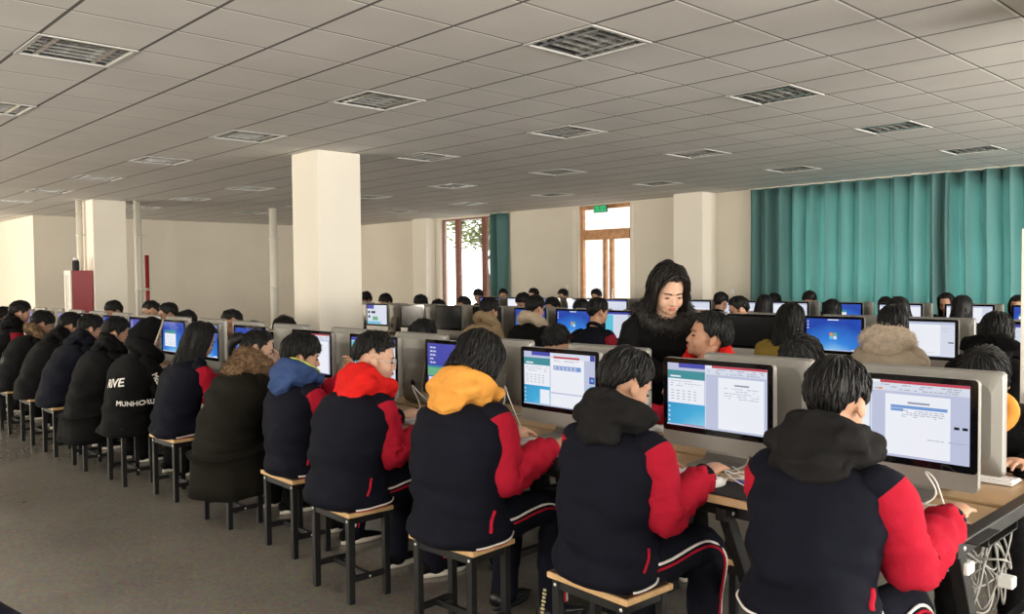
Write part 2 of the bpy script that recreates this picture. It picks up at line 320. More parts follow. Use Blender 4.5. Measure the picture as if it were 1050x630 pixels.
def hair(st, HC, HM, hs, seed, lod=1, root=None, m=None):
    P = HAIRST[st]; rnd = random.Random(seed); n = 48 if lod else 28; ns = 22 if lod else 12
    C0 = V((-.006, 0, .016)); RX = V((.101, .080, .097)); mb = MB(); outer = []; inner = []
    def tmax(ph):
        a = abs(ph)
        f = interp([(0, P['front']), (R(38), P['front']+4), (R(66), lerp(P['front'], P['side'], .75)), (R(82), P['side']+10), (R(98), P['side']-10), (R(118), P['side']+8), (R(150), P['back']), (R(180), P['back'])], a)[0]
        return f
    drop = P.get('drop', 0)
    def pt(i, s):
        ph = -math.pi+2*math.pi*i/n
        a = abs(ph); base = tmax(ph); jag = (noise.noise(V((ph*4, seed, 1)))*6+noise.noise(V((ph*11, seed, 5)))*4)
        dr = 0.0
        if drop:
            k = max(0, min(1, (math.degrees(a)-P['open'])/14)); dr = drop*k*(1+.12*noise.noise(V((ph*5, seed, 9)))); base = lerp(P['front'], 96, k)
        th = R(base+jag*(0 if drop and dr > 0 else 1)); tot = th*.09+dr; u = s*tot; tt = min(u/.09, th); over = max(0, u-th*.09)
        dirv = V((math.sin(tt)*math.cos(ph), math.sin(tt)*math.sin(ph), math.cos(tt)))
        p = C0+V((RX.x*dirv.x, RX.y*dirv.y, RX.z*dirv.z))
        nv = V((dirv.x/RX.x, dirv.y/RX.y, dirv.z/RX.z)).normalized()
        if over > 0:
            q = over/max(dr, 1e-4); p = p+V((-.012*q, .010*math.sin(ph)*q, -over)); nv = V((math.cos(ph), math.sin(ph), 0))
        tk = lerp(P['top'], P['edge'], s**2.2) if not drop else lerp(P['top'], P['edge'], s)
        tk += P['amp']*(fnoise((ph*3.2, s*2.2, seed), 1.0)+.6*fnoise((ph*9, s*1.6, seed), 1.0))*(1.0-.35*s)
        return p, nv, tk
    for s in range(1, ns+1):
        ro, ri = [], []
        for i in range(n):
            p, nv, tk = pt(i, s/ns); ro.append(p+nv*tk); ri.append(p-nv*.012)
        outer.append(ro); inner.append(ri)
    rings = outer+inner[::-1]
    X = lambda p: HC+HM @ (V(p)*hs)
    mb.loft([[X(p) for p in r] for r in rings], cap=True)
    for k in range(620 if lod else 110):
        i = rnd.random()*n; s0 = rnd.random()**.6*.86; ln = rnd.uniform(.16, .34); pp = []; lift = rnd.uniform(.000, .004) if rnd.random() < .75 else rnd.uniform(.004, .009); wv = rnd.uniform(-.9, .9)
        for q in range(5):
            sq = s0+ln*q/4; p, nv, tk = pt(i+wv*q/4, min(sq, 1.0)); 
            if sq > 1: p0, _, _ = pt(i, .94); p = p+(p-p0).normalized()*(sq-1)*.06
            pp.append(X(p+nv*(tk-.0015+lift*math.sin(math.pi*q/4*.9)+.002)))
        mb.tube(pp, [.0022*hs, .0042*hs, .0042*hs, .003*hs, .0006], n=4, ell=.7, cap=False)
    for k in range(P['tuft']//2 if lod else P['tuft']//8):
        i = rnd.random()*n; s = rnd.uniform(.05, .9); p, nv, tk = pt(i, s); p2, _, _ = pt(i, min(1, s+.12)); g = (p2-p).normalized()
        g = (g+V((rnd.uniform(-.5, .5), rnd.uniform(-.5, .5), 0))*.7).normalized(); L = P['tl']*rnd.uniform(.7, 1.3); a = p+nv*(tk-.006)
        mb.tube([X(a), X(a+g*L*.5+nv*.006), X(a+g*L+nv*(.001 if rnd.random() < .7 else .010))], [.0085*hs, .0065*hs, .0008], n=5, ell=.6)
    if P.get('tail'):
        a = V((-.10, 0, .045)); mb.tube([X(p) for p in spline([a+V((.01, 0, 0)), a+V((-.035, 0, .012)), a+V((-.07, .0, -.03)), a+V((-.075, 0, -.10)), a+V((-.06, 0, -.17))], 14)], lambda t: hs*(.020+.022*math.sin(math.pi*min(1, t*1.1+.1)))*(1.05-.8*t*t), n=10, rnd=True, disp=lambda p, t, a: .004*fnoise(p, 40))
    if P.get('bun'):
        mb.ell(X((-.055, 0, .118)), (.032*hs, .036*hs, .026*hs), nu=12, nv=8)
    if P.get('bang'):
        for sgn in (-1, 1):
            for q in range(8):
                b = V((.070-.006*q, .010+sgn*.004, .106)); e = V((.072-.006*q, sgn*(.066+.0025*q), .040-.010*q))
                mb.tube([X(p) for p in spline([b, lerp(b, e, .5)+V((.026, sgn*.012, .018)), e, e+V((-.020, sgn*.012, -.060))], 8)], lambda t: .011*hs*(1-.7*t), n=6)
    return mb.build('hair', m or HAIR, root, True)

def person(P):
    g = P.get; rnd = random.Random(g('seed', 1)); lod = g('lod', 1); seed = g('seed', 1)
    hs = .985*g('hs', 1.0); sc = g('sc', 1.0); stand = g('stand', False)
    root = empty('person', P['loc'], R(g('rz', 0)), P['label'], 'person', g('group'))
    lean = R(g('lean', 16)); side = R(g('side', 0)); base = g('hip', .86 if stand else .495)
    L = .50*sc
    pel = V((0, 0, base)); N = pel+V((L*math.sin(lean), L*math.sin(side), L*math.cos(lean)*math.cos(side)))
    mid = pel+V((L*.5*math.sin(lean)-.035*g('slouch', 1), L*.5*math.sin(side), L*.55))
    hem = V((-.006, 0, base+g('hem', -.046)))
    spine = spline([hem, pel+V((-.012, 0, max(.06, g('hem', -.046)+.08))), mid, N], 40)
    def ax(t):
        i = t*40; k = min(int(i), 39); p = spine[k].lerp(spine[k+1], i-k); T = (spine[min(k+2, 40)]-spine[max(k-1, 0)]).normalized()
        Y = V((0, 1, 0)); Y = (Y-T*Y.dot(T)).normalized(); return p, Y.cross(T), Y, T
    HM = Matrix.Rotation(R(g('hyaw', 0)), 3, 'Z') @ Matrix.Rotation(R(g('hpitch', 12)), 3, 'Y') @ Matrix.Rotation(R(g('hroll', 0)), 3, 'X')
    hp = R(g('hpitch', 12))*.5+lean*.35
    HC = N+V((.155*math.sin(hp)+.012+g('nf', 0), L*.3*math.sin(side)*.3, .150*math.cos(hp)))*sc
    X = lambda p: HC+HM @ (V(p)*hs)
    # --- limbs
    bw = g('bulk', 1.0); sw = .158*sc
    _, Fn, Yn, Tn = ax(.97)
    arms = {}
    for s, nm in ((-1, 'right'), (1, 'left')):
        S = N-Tn*.072*sc+Yn*s*sw+Fn*.012
        W = V(g(nm, (.42, s*.17, .80)))
        hint = V(g(nm+'_elbow', (-1.4, s*.05, -1)))
        E_, W = ik(S, W, .228*sc, .255*sc, hint); arms[s] = (S, E_, W)
    # --- body: one continuous surface under the clothes, with head, face, neck, hands
    vox = g('vox', .0046 if lod else .0085); b = MB()
    nu = 20 if lod else 14
    for c, r in (((-.005, 0, .020), (.098, .076, .092)), ((.031, 0, -.030), (.062, .066, .086)), ((.040, 0, -.080), (.049, .051, .038)), ((.070, 0, -.098), (.020, .023, .017)),
                 ((.056, .036, -.048), (.030, .027, .036)), ((.056, -.036, -.048), (.030, .027, .036)), ((.080, 0, .012), (.016, .048, .013)), ((.078, 0, -.076), (.018, .024, .015)),
                 ((.060, 0, -.055), (.033, .042, .05))):
        b.ell(X(c), V(r)*hs, HM, nu, nu*2//3)
    b.tube([X(p) for p in ((.082, 0, .006), (.090, 0, -.016), (.0985, 0, -.036), (.1015, 0, -.046))], [.007*hs, .009*hs, .011*hs, .0115*hs], n=8, rnd=True)
    for s in (-1, 1): b.ell(X((.0935, s*.010, -.049)), V((.011, .009, .008))*hs, HM, 10, 7)
    for s in (-1, 1): b.ell(X((-.008, s*.081, -.020)), V((.019, .0085, .033))*hs, HM @ Matrix.Rotation(R(-14), 3, 'Y') @ Matrix.Rotation(R(s*20), 3, 'Z'), 12, 8)
    b.tube(spline([X((-.018, 0, -.03)), X((-.022, 0, -.085)), N+Fn*.005-Tn*.01, N-Tn*.09], 10), lambda t: hs*(.054-.006*math.sin(math.pi*t)+.02*t), n=14, rnd=True)
    b.tube([ax(t)[0] for t in (.15, .3, .5, .7, .85, .93)], [.105, .11, .11, .115, .105, .075], n=16, ell=.8, up=(1, 0, 0), rnd=True)
    for s in (-1, 1):
        S, E_, W = arms[s]
        b.tube(spline([N-Tn*.11+Yn*s*.05, S-Tn*.022-Yn*s*.012, E_, W], 18), lambda t: (.034+.006*t if t < .66 else .038-.045*(t-.66)), n=10, rnd=True)
        nm = 'right' if s < 0 else 'left'; hd = g(nm+'_dir'); hd = V(hd) if hd else ((W-E_).normalized()*.6+V((.5, -s*.12, 0)))
        hand(b, W, hd, g(nm+'_up', (0, 0, 1)), -s, g(nm+'_curl', .55), .98*sc)
    # legs inside the trousers
    hipz = base-.01; legs = {}
    for s, nm in ((-1, 'rleg'), (1, 'lleg')):
        if stand: H, K, A = V((0, s*.085, base-.02)), V((.02, s*.09, .47)), V((-.02, s*.095, .085))
        else:
            k, a = g(nm, ((.40, s*.115, .50), (.36, s*.12, .085))); H, K, A = V((.02, s*.088, hipz)), V(k), V(a)
        legs[s] = (H, K, A)
        b.tube(spline([H-V((.03, 0, 0)) if not stand else H+V((0, 0, .05)), H, K, A], 18), lambda t: .066-.03*t, n=10, rnd=True)
    body = b.build('body', g('skin', SKIN), root, True); remesh(body, vox, 3 if lod else 2, .5, None, (HC, .125*hs, 4 if lod else 1))
    # --- face
    for s in (-1, 1):
        e = MB(); e.ell(X((.0835, s*.0305, -.016)), V((.008, .0135, .0042 if g('closed') else .0058))*hs, HM, 12, 8); e.build('eye', EYEM, root, True)
        w = MB(); w.tube([X(p) for p in spline([(.094, s*.014, .006), (.0915, s*.032, .0115), (.080, s*.049, .006)], 6)], lambda t: .0042*hs*(1-.5*t), n=6, ell=.8); w.build('eyebrow', BROW, root, True)
    m = MB()
    for z, r in ((-.0705, .0045), (-.0775, .0055)): m.tube([X(p) for p in spline([(.081, -.022, -.0745), (.0935, -.010, z+.001), (.0955, 0, z), (.0935, .010, z+.001), (.081, .022, -.0745)], 10)], lambda t: hs*r*(.35+.65*math.sin(math.pi*t)), n=6)
    m.build('lips', LIPS, root, True)
    if g('hair', 'short'): hair(g('hair', 'short'), HC, HM, hs, seed, lod, root, g('hairm'))
    if g('glasses'):
        gm = MB()
        for s in (-1, 1):
            gm.tube([X((.104, s*.032+.021*math.cos(a), -.016+.017*math.sin(a))) for a in [2*math.pi*k/16 for k in range(17)]], .0013*hs, n=5)
            gm.bar(X((.103, s*.052, -.012)), X((-.005, s*.083, -.005)), .002, .003)
        gm.bar(X((.106, -.012, -.012)), X((.106, .012, -.012)), .002, .002); gm.build('glasses', BOLT, root, True)['label'] = 'thin wire glasses'
    # --- jacket
    top = g('top', NAVY); slv = g('sleeve', RED); n = 48 if lod else 30; nr = 44 if lod else 24
    fl = g('flare', 0.0)
    tab = [(0, .140+fl, .196+fl), (.05, .160+fl, .208+fl), (.16, .172, .212), (.35, .152, .196), (.60, .148, .204), (.76, .142, .222), (.85, .126, .220), (.915, .102, .182), (.965, .078, .112), (1.0, .060, .074)]
    def jp(t, a, off=0):
        p, F, Y, T = ax(t); rx, ry = interp(tab, t); k = bw if t < .9 else lerp(bw, 1, (t-.9)*10)
        c, s_ = math.cos(a), math.sin(a); e = .86
        q = F*(abs(c)**e*math.copysign(1, c)*rx*k)+Y*(abs(s_)**e*math.copysign(1, s_)*ry*k)
        o = q.normalized(); amp = g('fold', .017)*(1-.45*t)
        w = p+q; d = amp*(1.4*noise.noise(V((w.x*5+seed, w.y*5, w.z*13)))+.7*noise.noise(V((w.x*11+w.z*8, w.y*11-w.z*6+seed, w.z*17)))-1.1*(.35-abs(noise.noise(V((w.x*4+w.z*5, w.y*6-w.z*3+seed*1.3, w.z*9)))))*max(0, math.sin(math.pi*min(1, t*1.25))))
        if t > .9: d *= (1-t)*10
        puff = g('puff', 0)
        if puff: d += puff*abs(math.sin(t*math.pi*7))*(1 if t < .85 else 0)
        return w+o*(d+off)
    j = MB(); rings = []
    ext = g('coat', 0)
    angs = [2*math.pi*i/n for i in range(n)]
    if ext:
        for q in (1, .66, .33):
            rings.append([jp(0, a)+V((math.cos(a)*.03*q+.015*q, math.sin(a)*.045*q, -ext*q))*1.0+V((.012*math.sin(a*5+seed)*q, .012*math.cos(a*4)*q, 0)) for a in angs])
    else: rings.append([jp(0, a, -.03) for a in angs])
    for i in range(nr+1): rings.append([jp(i/nr, a) for a in angs])
    rings.append([jp(1, a, -.012)-Tn*.02 for a in angs])
    j.loft(rings, cap=True); jacket = j.build('jacket', top, root, True)
    if g('hemstripe'):
        for k, (mm, nm) in enumerate(((WHITEC, 'white hem stripe'), (RED, 'red hem stripe'))):
            h = MB(); ar = R(g('hemarc', 118)); h.tube([jp(.040-.030*k, lerp(-ar, ar, i/60), .004) for i in range(61)], .0042, n=6); h.build('hem_stripe', mm, jacket, True)['label'] = nm
    if g('pocket'):
        h = MB(); h.tube([jp(.24+.17*k/8, R(-98+7*k/8), .003) for k in range(9)], lambda t: .0085, n=6, ell=.5); h.build('pocket_trim', RED, jacket, True)['label'] = 'red pocket trim'
    # --- sleeves
    for s in (-1, 1):
        S, E_, W = arms[s]; fd = (W-E_).normalized()
        path = spline([S-Yn*s*.055+Tn*.012, S+Yn*s*.012-Tn*.01, S.lerp(E_, .55)+Yn*s*.006, E_, E_.lerp(W, .5), W+fd*.012], 64 if lod else 24)
        r0 = .071*g('slv', 1.0)*sc
        def rad(t): return r0*interp([(0, .62), (.12, .90), (.3, 1.02), (.5, .98), (.62, 1.0), (.8, .90), (.93, .80), (1, .54)], t)[0]
        def dsp(p, t, a):
            el = math.exp(-((t-.60)/.16)**2)+.7*math.exp(-((t-.95)/.10)**2); return .010*noise.noise(V((p.x*14+seed, p.y*14, p.z*14)))+(.006+.013*el)*(.55-2.0*abs(noise.noise(V((t*13+1.3*math.sin(a+seed), math.cos(a)*1.2, seed+s)))))+.004*el*noise.noise(V((t*26, a*.8, seed)))
        q = MB(); nn_ = 28 if lod else 16; q.tube(path, rad, n=nn_, disp=dsp, rnd=False); cut = int(.20*(len(path)-1))
        if slv is not top: q.m = [1 if k//nn_ < cut else 0 for k in range(len(q.f)-2)]+[0, 0]
        so = q.build('sleeve', slv if slv is top else [slv, top], root, True)
        if slv is not top: so['label'] = 'red sleeve' if slv in (RED, DKRED) else 'contrasting sleeve'
        c = MB(); c.tube([W-fd*.022, W-fd*.004, W+fd*.014, W+fd*.022], [.043, .046, .045, .036], n=18, rnd=False); c.build('cuff', g('cuff', top), so, True)
    # --- collar or hood
    hd = g('hood'); back = -Fn
    if hd == 'down' or hd == 'fur':
        hm = g('hoodm', CHAR); h = MB(); k = g('hoodk', 1.0)
        B = N+Tn*(.026+g('hoodz', 0))+Fn*g('nf', 0)*.75; MT = Matrix((Fn, Yn, Tn)).transposed()
        ring = [B+Fn*(.104*math.cos(a)+.002)+Yn*.116*math.sin(a)+Tn*(.022-.026*math.cos(a)) for a in [2*math.pi*i/28 for i in range(29)]]
        h.tube(ring, lambda t: .034+.016*math.sin(math.pi*t), n=12)
        h.ell(B+back*.086-Tn*.006, (.070*k, .162*k, .072*k), MT, 24, 16); h.ell(B+back*.112-Tn*.075, (.046*k, .118*k, .062*k), MT, 24, 16)
        for sg in (-1, 1): h.ell(B+back*.035+Yn*sg*.112-Tn*.012, (.078*k, .052*k, .054*k), MT @ Matrix.Rotation(R(-sg*18), 3, 'Z'), 18, 12)
        ho = h.build('hood', hm, root, True)
        if hm is not top: ho['label'] = g('hoodl', 'hood lying on the back')
        if hd == 'fur':
            rr = random.Random(seed)
            remesh(ho, .009, 2, .5, lambda p: .010*noise.noise(p*9)+.010*abs(noise.noise(p*95))+rr.uniform(-.003, .005)); FUR.append((ho, 2600 if lod else 500, .034, .0024, seed))
        else:
            fold = lambda p: .012*noise.noise(V((p.x*9+seed, p.y*9, p.z*16)))-.028*abs(noise.noise(V((p.x*8-p.z*11+seed, p.y*9+p.x*5, p.z*6))))-.005*abs(noise.noise(V((p.x*22+p.y*9+seed, p.y*22, p.z*25-p.y*12))))
            remesh(ho, .008 if lod else .013, 6, .5, fold)
        if g('piping'):
            pp = MB(); pp.tube([B+Fn*(.100*math.cos(a)+.002)+Yn*.112*math.sin(a)+Tn*(.064-.028*math.cos(a)) for a in [2*math.pi*i/28 for i in range(29)]], .007, n=8); pp.build('hood_piping', g('piping'), ho, True)['label'] = 'lime piping on the hood'
        if hd == 'down' and lod:
            for s in (-1, 1):
                dc = MB(); dc.tube(spline([B+Fn*.135+Yn*s*.035, N+Fn*.15+Yn*s*.045-Tn*.08, N+Fn*.14+Yn*s*.048-Tn*.17], 8), .004, n=6); dc.build('drawstring', g('cuff', BLACK), ho, True)
    elif hd == 'up':
        hm = g('hoodm', BLACK); h = MB()
        rings_ = []; nn = 30
        # shell wrapped over the head, open at the face
        rim = []
        for i, t in enumerate([k/10 for k in range(11)]):
            xx = lerp(.062, -.135, t); w = interp([(0, .106), (.35, .118), (.7, .095), (.92, .045), (1, .01)], t)[0]; zt = interp([(0, .142), (.4, .150), (.75, .110), (.92, .055), (1, .02)], t)[0]; zb = interp([(0, -.195), (.4, -.19), (.75, -.15), (.92, -.07), (1, -.01)], t)[0]
            r = []
            for q in range(nn):
                a = 2*math.pi*q/nn; zc, hh = (zt+zb)/2, (zt-zb)/2
                p = V((xx+.012*math.sin(a), w*math.cos(a)*(1-.12*math.sin(a)), zc+hh*math.sin(a)))
                p += V((0, 0, 1))*.004*noise.noise(p*14); r.append(X(p))
            rings_.append(r)
        inner = [[HC+(p-HC)*.9+HM @ V((.012, 0, 0)) for p in r] for r in rings_]
        h.loft(inner[::-1]+rings_, cap=True); h.tube([N+Fn*(.100*math.cos(a)+.012)+Yn*.120*math.sin(a)+Tn*(.030-.03*math.cos(a)) for a in [2*math.pi*i/28 for i in range(29)]], lambda t: .055, n=12, disp=lambda p, t, a: .012*noise.noise(p*12))
        ho = h.build('hood', hm, root, True)
        t_ = MB(); t_.tube([p for p in rings_[0]]+[rings_[0][0]], .0075, n=8); t_.build('hood_trim', g('trim', CREAM), ho, True)['label'] = 'cream trim round the hood opening'
    elif hd == 'fluff':
        h = MB(); hm = g('hoodm', TAN)
        ring = [N+Fn*(.105*math.cos(a)-.01)+Yn*.125*math.sin(a)+Tn*(.022-.035*math.cos(a)) for a in [2*math.pi*i/28 for i in range(29)]]
        h.tube(ring, .047, n=12); rr = random.Random(seed); ho = h.build('fur_collar', hm, root, True); ho['label'] = g('hoodl', 'fluffy collar')
        remesh(ho, .009, 1, .5, lambda p: .012*noise.noise(p*11)+.012*abs(noise.noise(p*90))+rr.uniform(-.003, .005)); FUR.append((ho, 1800 if lod else 400, .024, .0026, seed))
    else:
        h = MB(); ring = [N+Fn*(.070*math.cos(a)+.006)+Yn*.080*math.sin(a)+Tn*(.012-.020*math.cos(a)) for a in [2*math.pi*i/24 for i in range(25)]]
        h.tube(ring, .019, n=10, ell=1.5); co = h.build('collar', g('collarm', top), root, True)
        if g('collarm'): co['label'] = g('collarl', 'contrasting collar')
    if g('scarf'):
        h = MB(); ring = [N+Fn*(.075*math.cos(a)+.02)+Yn*.075*math.sin(a)+Tn*(.045-.015*math.cos(a)) for a in [2*math.pi*i/24 for i in range(25)]]
        h.tube(ring, .021, n=10, disp=lambda p, t, a: .004*fnoise(p, 30)); h.build('neck_scarf', g('scarf'), root, True)['label'] = 'orange neck scarf'
    # --- trousers and shoes
    t_ = MB(); tr = g('trouser', NAVY)
    t_.ell(pel+V((.0, 0, -.005)), (.125, .175, .085 if not stand else .12), None, 18, 12)
    paths = {}
    for s in (-1, 1):
        H, K, A = legs[s]
        st = H-V((.02, 0, 0)) if not stand else H+V((0, 0, .04))
        pth = spline([st, H+(K-H)*.25, K, A+(K-A)*.5, A+V((0, 0, -.02))], 26); paths[s] = pth
        t_.tube(pth, lambda t: interp([(0, .092), (.3, .088), (.5, .074), (.62, .070), (1, .062)], t)[0], n=16, disp=lambda p, t, a: .008*fnoise(p, 12, seed), rnd=True)
    tro = t_.build('trousers', tr, root, True); remesh(tro, .010 if lod else .016, 4, .5, lambda p: .005*noise.noise(V((p.x*10, p.y*10, p.z*22))))
    if g('legstripe') and lod:
        for s in (-1, 1):
            for k, (mm, o_) in enumerate(((WHITEC, .030), (RED, .012))):
                pts = []
                pth = paths[s]
                for i in range(3, 26):
                    T = (pth[min(i+1, 26)]-pth[i-1]).normalized(); sd = V((0, s, 0)); upn = sd.cross(T)*(-s); upn = upn if upn.z > -.2 else -upn
                    if upn.length < .1: upn = V((1, 0, 0))
                    r = interp([(0, .092), (.3, .088), (.5, .074), (.62, .070), (1, .062)], i/26)[0]
                    pts.append(pth[i]+(sd*math.sqrt(max(0, 1-(o_/r)**2))*r+upn.normalized()*o_)*1.02)
                q = MB(); q.tube(spline(pts[::4]+[pts[-1]], 40), .0055, n=6); q.build('leg_stripe', mm, tro, True)['label'] = 'white leg stripe' if k == 0 else 'red leg stripe'
    for s in (-1, 1):
        A = legs[s][2]; q = MB(); kind = g('shoe', 'trainer'); yw = R(g('toe', 8))*s; f = V((math.cos(yw), math.sin(yw), 0)); l = V((-f.y, f.x, 0))
        hz = A.z-.085; prof = [(-.075, .030, .020, .075), (-.06, .036, .022, .085), (-.02, .037, .022, .085), (.04, .040, .022, .070), (.09, .046, .022, .058), (.14, .045, .022, .046), (.172, .034, .022, .036), (.185, .016, .024, .028)]
        def sring(x, w, z0, z1):
            c = A+f*x; c.z = hz; out = []
            for k in range(14):
                a = 2*math.pi*k/14; out.append(c+l*w*math.cos(a)*.98+V((0, 0, (z0+z1)/2+(z1-z0)/2*math.sin(a))))
            return out
        q.loft([sring(*p) for p in prof]); q.tube([A+V((0, 0, .03 if kind == 'boot' else -.0)), A+V((0, 0, -.03))], [.046, .043], n=14)
        sh = q.build('shoe', LEATH if kind == 'boot' else g('shoem', BLACK), root, True)
        u = MB(); o1, o2 = [], []
        for k in range(20):
            a = 2*math.pi*k/20; x = .055+.133*math.cos(a); w = .044*math.sin(a)*(1.0 if x > 0 else .86); c = A+f*x+l*w; o1.append(V((c.x, c.y, hz+.003))); o2.append(V((c.x, c.y, hz+.026)))
        u.loft([o1, o2]); u.build('sole', DARKPL if kind == 'boot' else RUBBER, sh, True)
    return dict(root=root, jacket=jacket, N=N, HC=HC, jp=jp, arms=arms, X=X, legs=legs, body=body)

def text_mesh(s, size):
    c = bpy.data.curves.new('t', 'FONT'); c.body = s; c.size = size; c.align_x = 'CENTER'; c.align_y = 'CENTER'; c.resolution_u = 3
    o = bpy.data.objects.new('t', c); COL.objects.link(o); bpy.context.view_layer.update()
    me = bpy.data.meshes.new_from_object(o.evaluated_get(bpy.context.evaluated_depsgraph_get())); bpy.data.objects.remove(o); bpy.data.curves.remove(c)
    bm = bmesh.new(); bm.from_mesh(me); bmesh.ops.subdivide_edges(bm, edges=[e for e in bm.edges if e.calc_length() > size*.2], cuts=2); bmesh.ops.triangulate(bm, faces=bm.faces[:])
    bm.verts.ensure_lookup_table(); r = ([v.co.copy() for v in bm.verts], [[v.index for v in f.verts] for f in bm.faces]); bm.free(); bpy.data.meshes.remove(me); return r
def print_on(target, s, size, o, u, v, d, name, m, label=None, bold=0, arc=0):
    """lay lettering on the cloth of target (all in the person's own space)"""
    bt = BVHTree.FromPolygons([x.co for x in target.data.vertices], [tuple(p.vertices) for p in target.data.polygons])
    vs, fs = text_mesh(s, size); u, v, d = V(u).normalized(), V(v).normalized(), V(d).normalized(); mb = MB()
    for du in ((0, 0), (bold, 0), (0, bold), (bold, bold)) if bold else ((0, 0),):
        out = []
        for p in vs:
            q = V(o)+u*(p.x+du[0])+v*(p.y+du[1]+arc*p.x*p.x)-d*.6
            h = bt.ray_cast(q, d)[0]
            out.append((h-d*.004) if h else q+d*.6)
        mb.add(out, fs)
    t = mb.build(name, m, target)
    if label: t['label'] = label
    return t

# ------------------------------------------------------------------ the room (x across the desk rows, y along them)
CZ = 3.075; XW = 13.6; YE = 21.65; XL = -4.0; YB = -4.5; YA = 26.2; XA = 5.45
G = lambda k: .6*k-.2012   # ceiling grid line along y
GX = lambda k: .6*k-.2786
m = MB(); m.box(((XL+XW)/2, (YB+YA)/2, -.05), (XW-XL+.6, YA-YB+.6, .1)); struct('floor', m, FLOORM)
fix = {}
for ix in (-5, -1, 3, 7, 11, 15, 19):
    for iy in (-6, -2, 2, 6, 10, 14, 18, 22, 26, 30, 34): fix[(ix, iy)] = 1
m = MB(); 
for ix in range(-8, 25):
    for iy in range(-9, 46):
        if (ix, iy) in fix: continue
        x0, x1, y0, y1 = GX(ix), GX(ix+1), G(iy), G(iy+1)
        m.quad((x0, y0, CZ), (x0, y1, CZ), (x1, y1, CZ), (x1, y0, CZ))
ce = struct('ceiling', m, CEILM)
m = MB(); m.box(((XL+XW)/2, (YB+YA)/2, CZ+.45), (XW-XL+3, YA-YB+3, .1)); o = struct('ceiling_slab', m, WALL)

def wall_open(name, axis, pos, a0, a1, opens, th=.24, m=WALL, sgn=1):
    """wall along y (axis 'x' = constant x) or along x, with rectangular openings (a0,a1,z0,z1)"""
    mb = MB(); cuts = sorted(opens); cur = a0
    def bx(u0, u1, z0, z1):
        if u1-u0 < .004 or z1-z0 < .004: return
        if axis == 'x': mb.box((pos+sgn*th/2, (u0+u1)/2, (z0+z1)/2), (th, u1-u0, z1-z0))
        else: mb.box(((u0+u1)/2, pos+sgn*th/2, (z0+z1)/2), (u1-u0, th, z1-z0))
    H = CZ+.4
    for u0, u1, z0, z1 in cuts:
        bx(cur, u0, 0, H); bx(u0, u1, 0, z0); bx(u0, u1, z1, H); cur = u1
    bx(cur, a1, 0, H); return struct(name, mb, m)
WIN = (15.02, 16.95, .12, 3.02); DOOR = (10.80, 12.22, 0, 3.05); CURW = (-2.6, 7.3, .85, 2.85)
wall_open('wall_right', 'x', XW, YB, YE+.24, [CURW, DOOR, WIN])
wall_open('wall_back', 'y', YE, XA, XW, [], sgn=1)
wall_open('wall_alcove', 'x', XA, YE+.24, YA, [], sgn=1, th=.3)
wall_open('wall_alcove_end', 'y', YA, XL, XA+.3, [])
LW = [(-3.2, -.4, .9, 2.75), (.9, 3.9, .9, 2.75), (5.4, 8.4, .9, 2.75), (9.9, 12.9, .9, 2.75), (14.4, 17.4, .9, 2.75), (18.9, 21.0, .9, 2.75), (21.9, 23.1, .5, 2.9)]
wall_open('wall_left', 'x', XL, YB, YA+.24, LW, sgn=-1)
FW = [(-2.8, .4, .9, 2.75), (1.6, 5.0, .9, 2.75), (6.4, 9.8, .9, 2.75), (10.8, 13.0, .9, 2.75)]
wall_open('wall_front', 'y', YB, XL, XW+.24, FW, sgn=-1)
# pilasters on the right wall
for nm, y0, y1, dx in (('wall_pilaster', 8.78, 9.42, .45), ('wall_pilaster_far', 17.15, 17.72, .30)):
    m = MB(); m.box((XW-dx/2, (y0+y1)/2, CZ/2), (dx, y1-y0, CZ), bev=.006); struct(nm, m, COLM)
# columns
for y0 in (.80, 8.80, 16.80):
    m = MB(); m.box((5.53, y0+.30, CZ/2), (.60, .60, CZ), bev=.012); struct('wall_column', m, COLM)
# baseboards
for nm, c, d in (('baseboard_back', ((XA+XW)/2, YE-.01, .06), (XW-XA, .02, .12)), ('baseboard_right', (XW-.01, 9.0, .06), (.02, 3.2, .12))):
    m = MB(); m.box(c, d, bev=.004); struct(nm, m, REDF)

def window(name, axis, pos, a0, a1, z0, z1, nmul, frame, sgn, tr=None, w=.06, door=False):
    mb = MB(); gb = MB(); dp = .08; c = pos+sgn*.12
    def bx(u0, u1, za, zb, d=dp, B=mb):
        if axis == 'x': B.box((c, (u0+u1)/2, (za+zb)/2), (d, u1-u0, zb-za), bev=.004 if B is mb else 0)
        else: B.box(((u0+u1)/2, c, (za+zb)/2), (u1-u0, d, zb-za), bev=.004 if B is mb else 0)
    bx(a0, a0+w, z0, z1); bx(a1-w, a1, z0, z1); bx(a0+w, a1-w, z1-w, z1); bx(a0+w, a1-w, z0, z0+w)
    for u, ww in nmul: bx(u-ww/2, u+ww/2, z0+w, (tr[0] if tr and door else z1-w))
    if tr: bx(a0+w, a1-w, tr[0], tr[1], dp+.03)
    f = struct(name, mb, frame)
    bx(a0+w*.5, a1-w*.5, z0+w*.5, z1-w*.5, .006, gb); g = gb.build('pane', GLASS, f)
    return f
wn = 1
for a in LW: window('window_%d' % wn, 'x', XL, *a, [(lerp(a[0], a[1], k/3), .05) for k in (1, 2)], PIPE, -1, (2.15, 2.20)); wn += 1
for a in FW: window('window_%d' % wn, 'y', YB, *a, [(lerp(a[0], a[1], k/3), .05) for k in (1, 2)], PIPE, -1, (2.15, 2.20)); wn += 1
window('window_%d' % wn, 'x', XW, *CURW, [(lerp(CURW[0], CURW[1], k/6), .06) for k in range(1, 6)], REDF, 1, (2.2, 2.26)); wn += 1
window('window_%d' % wn, 'x', XW, *WIN, [(16.36, .17), (15.36, .16)], REDF, 1, None, .03); wn += 1
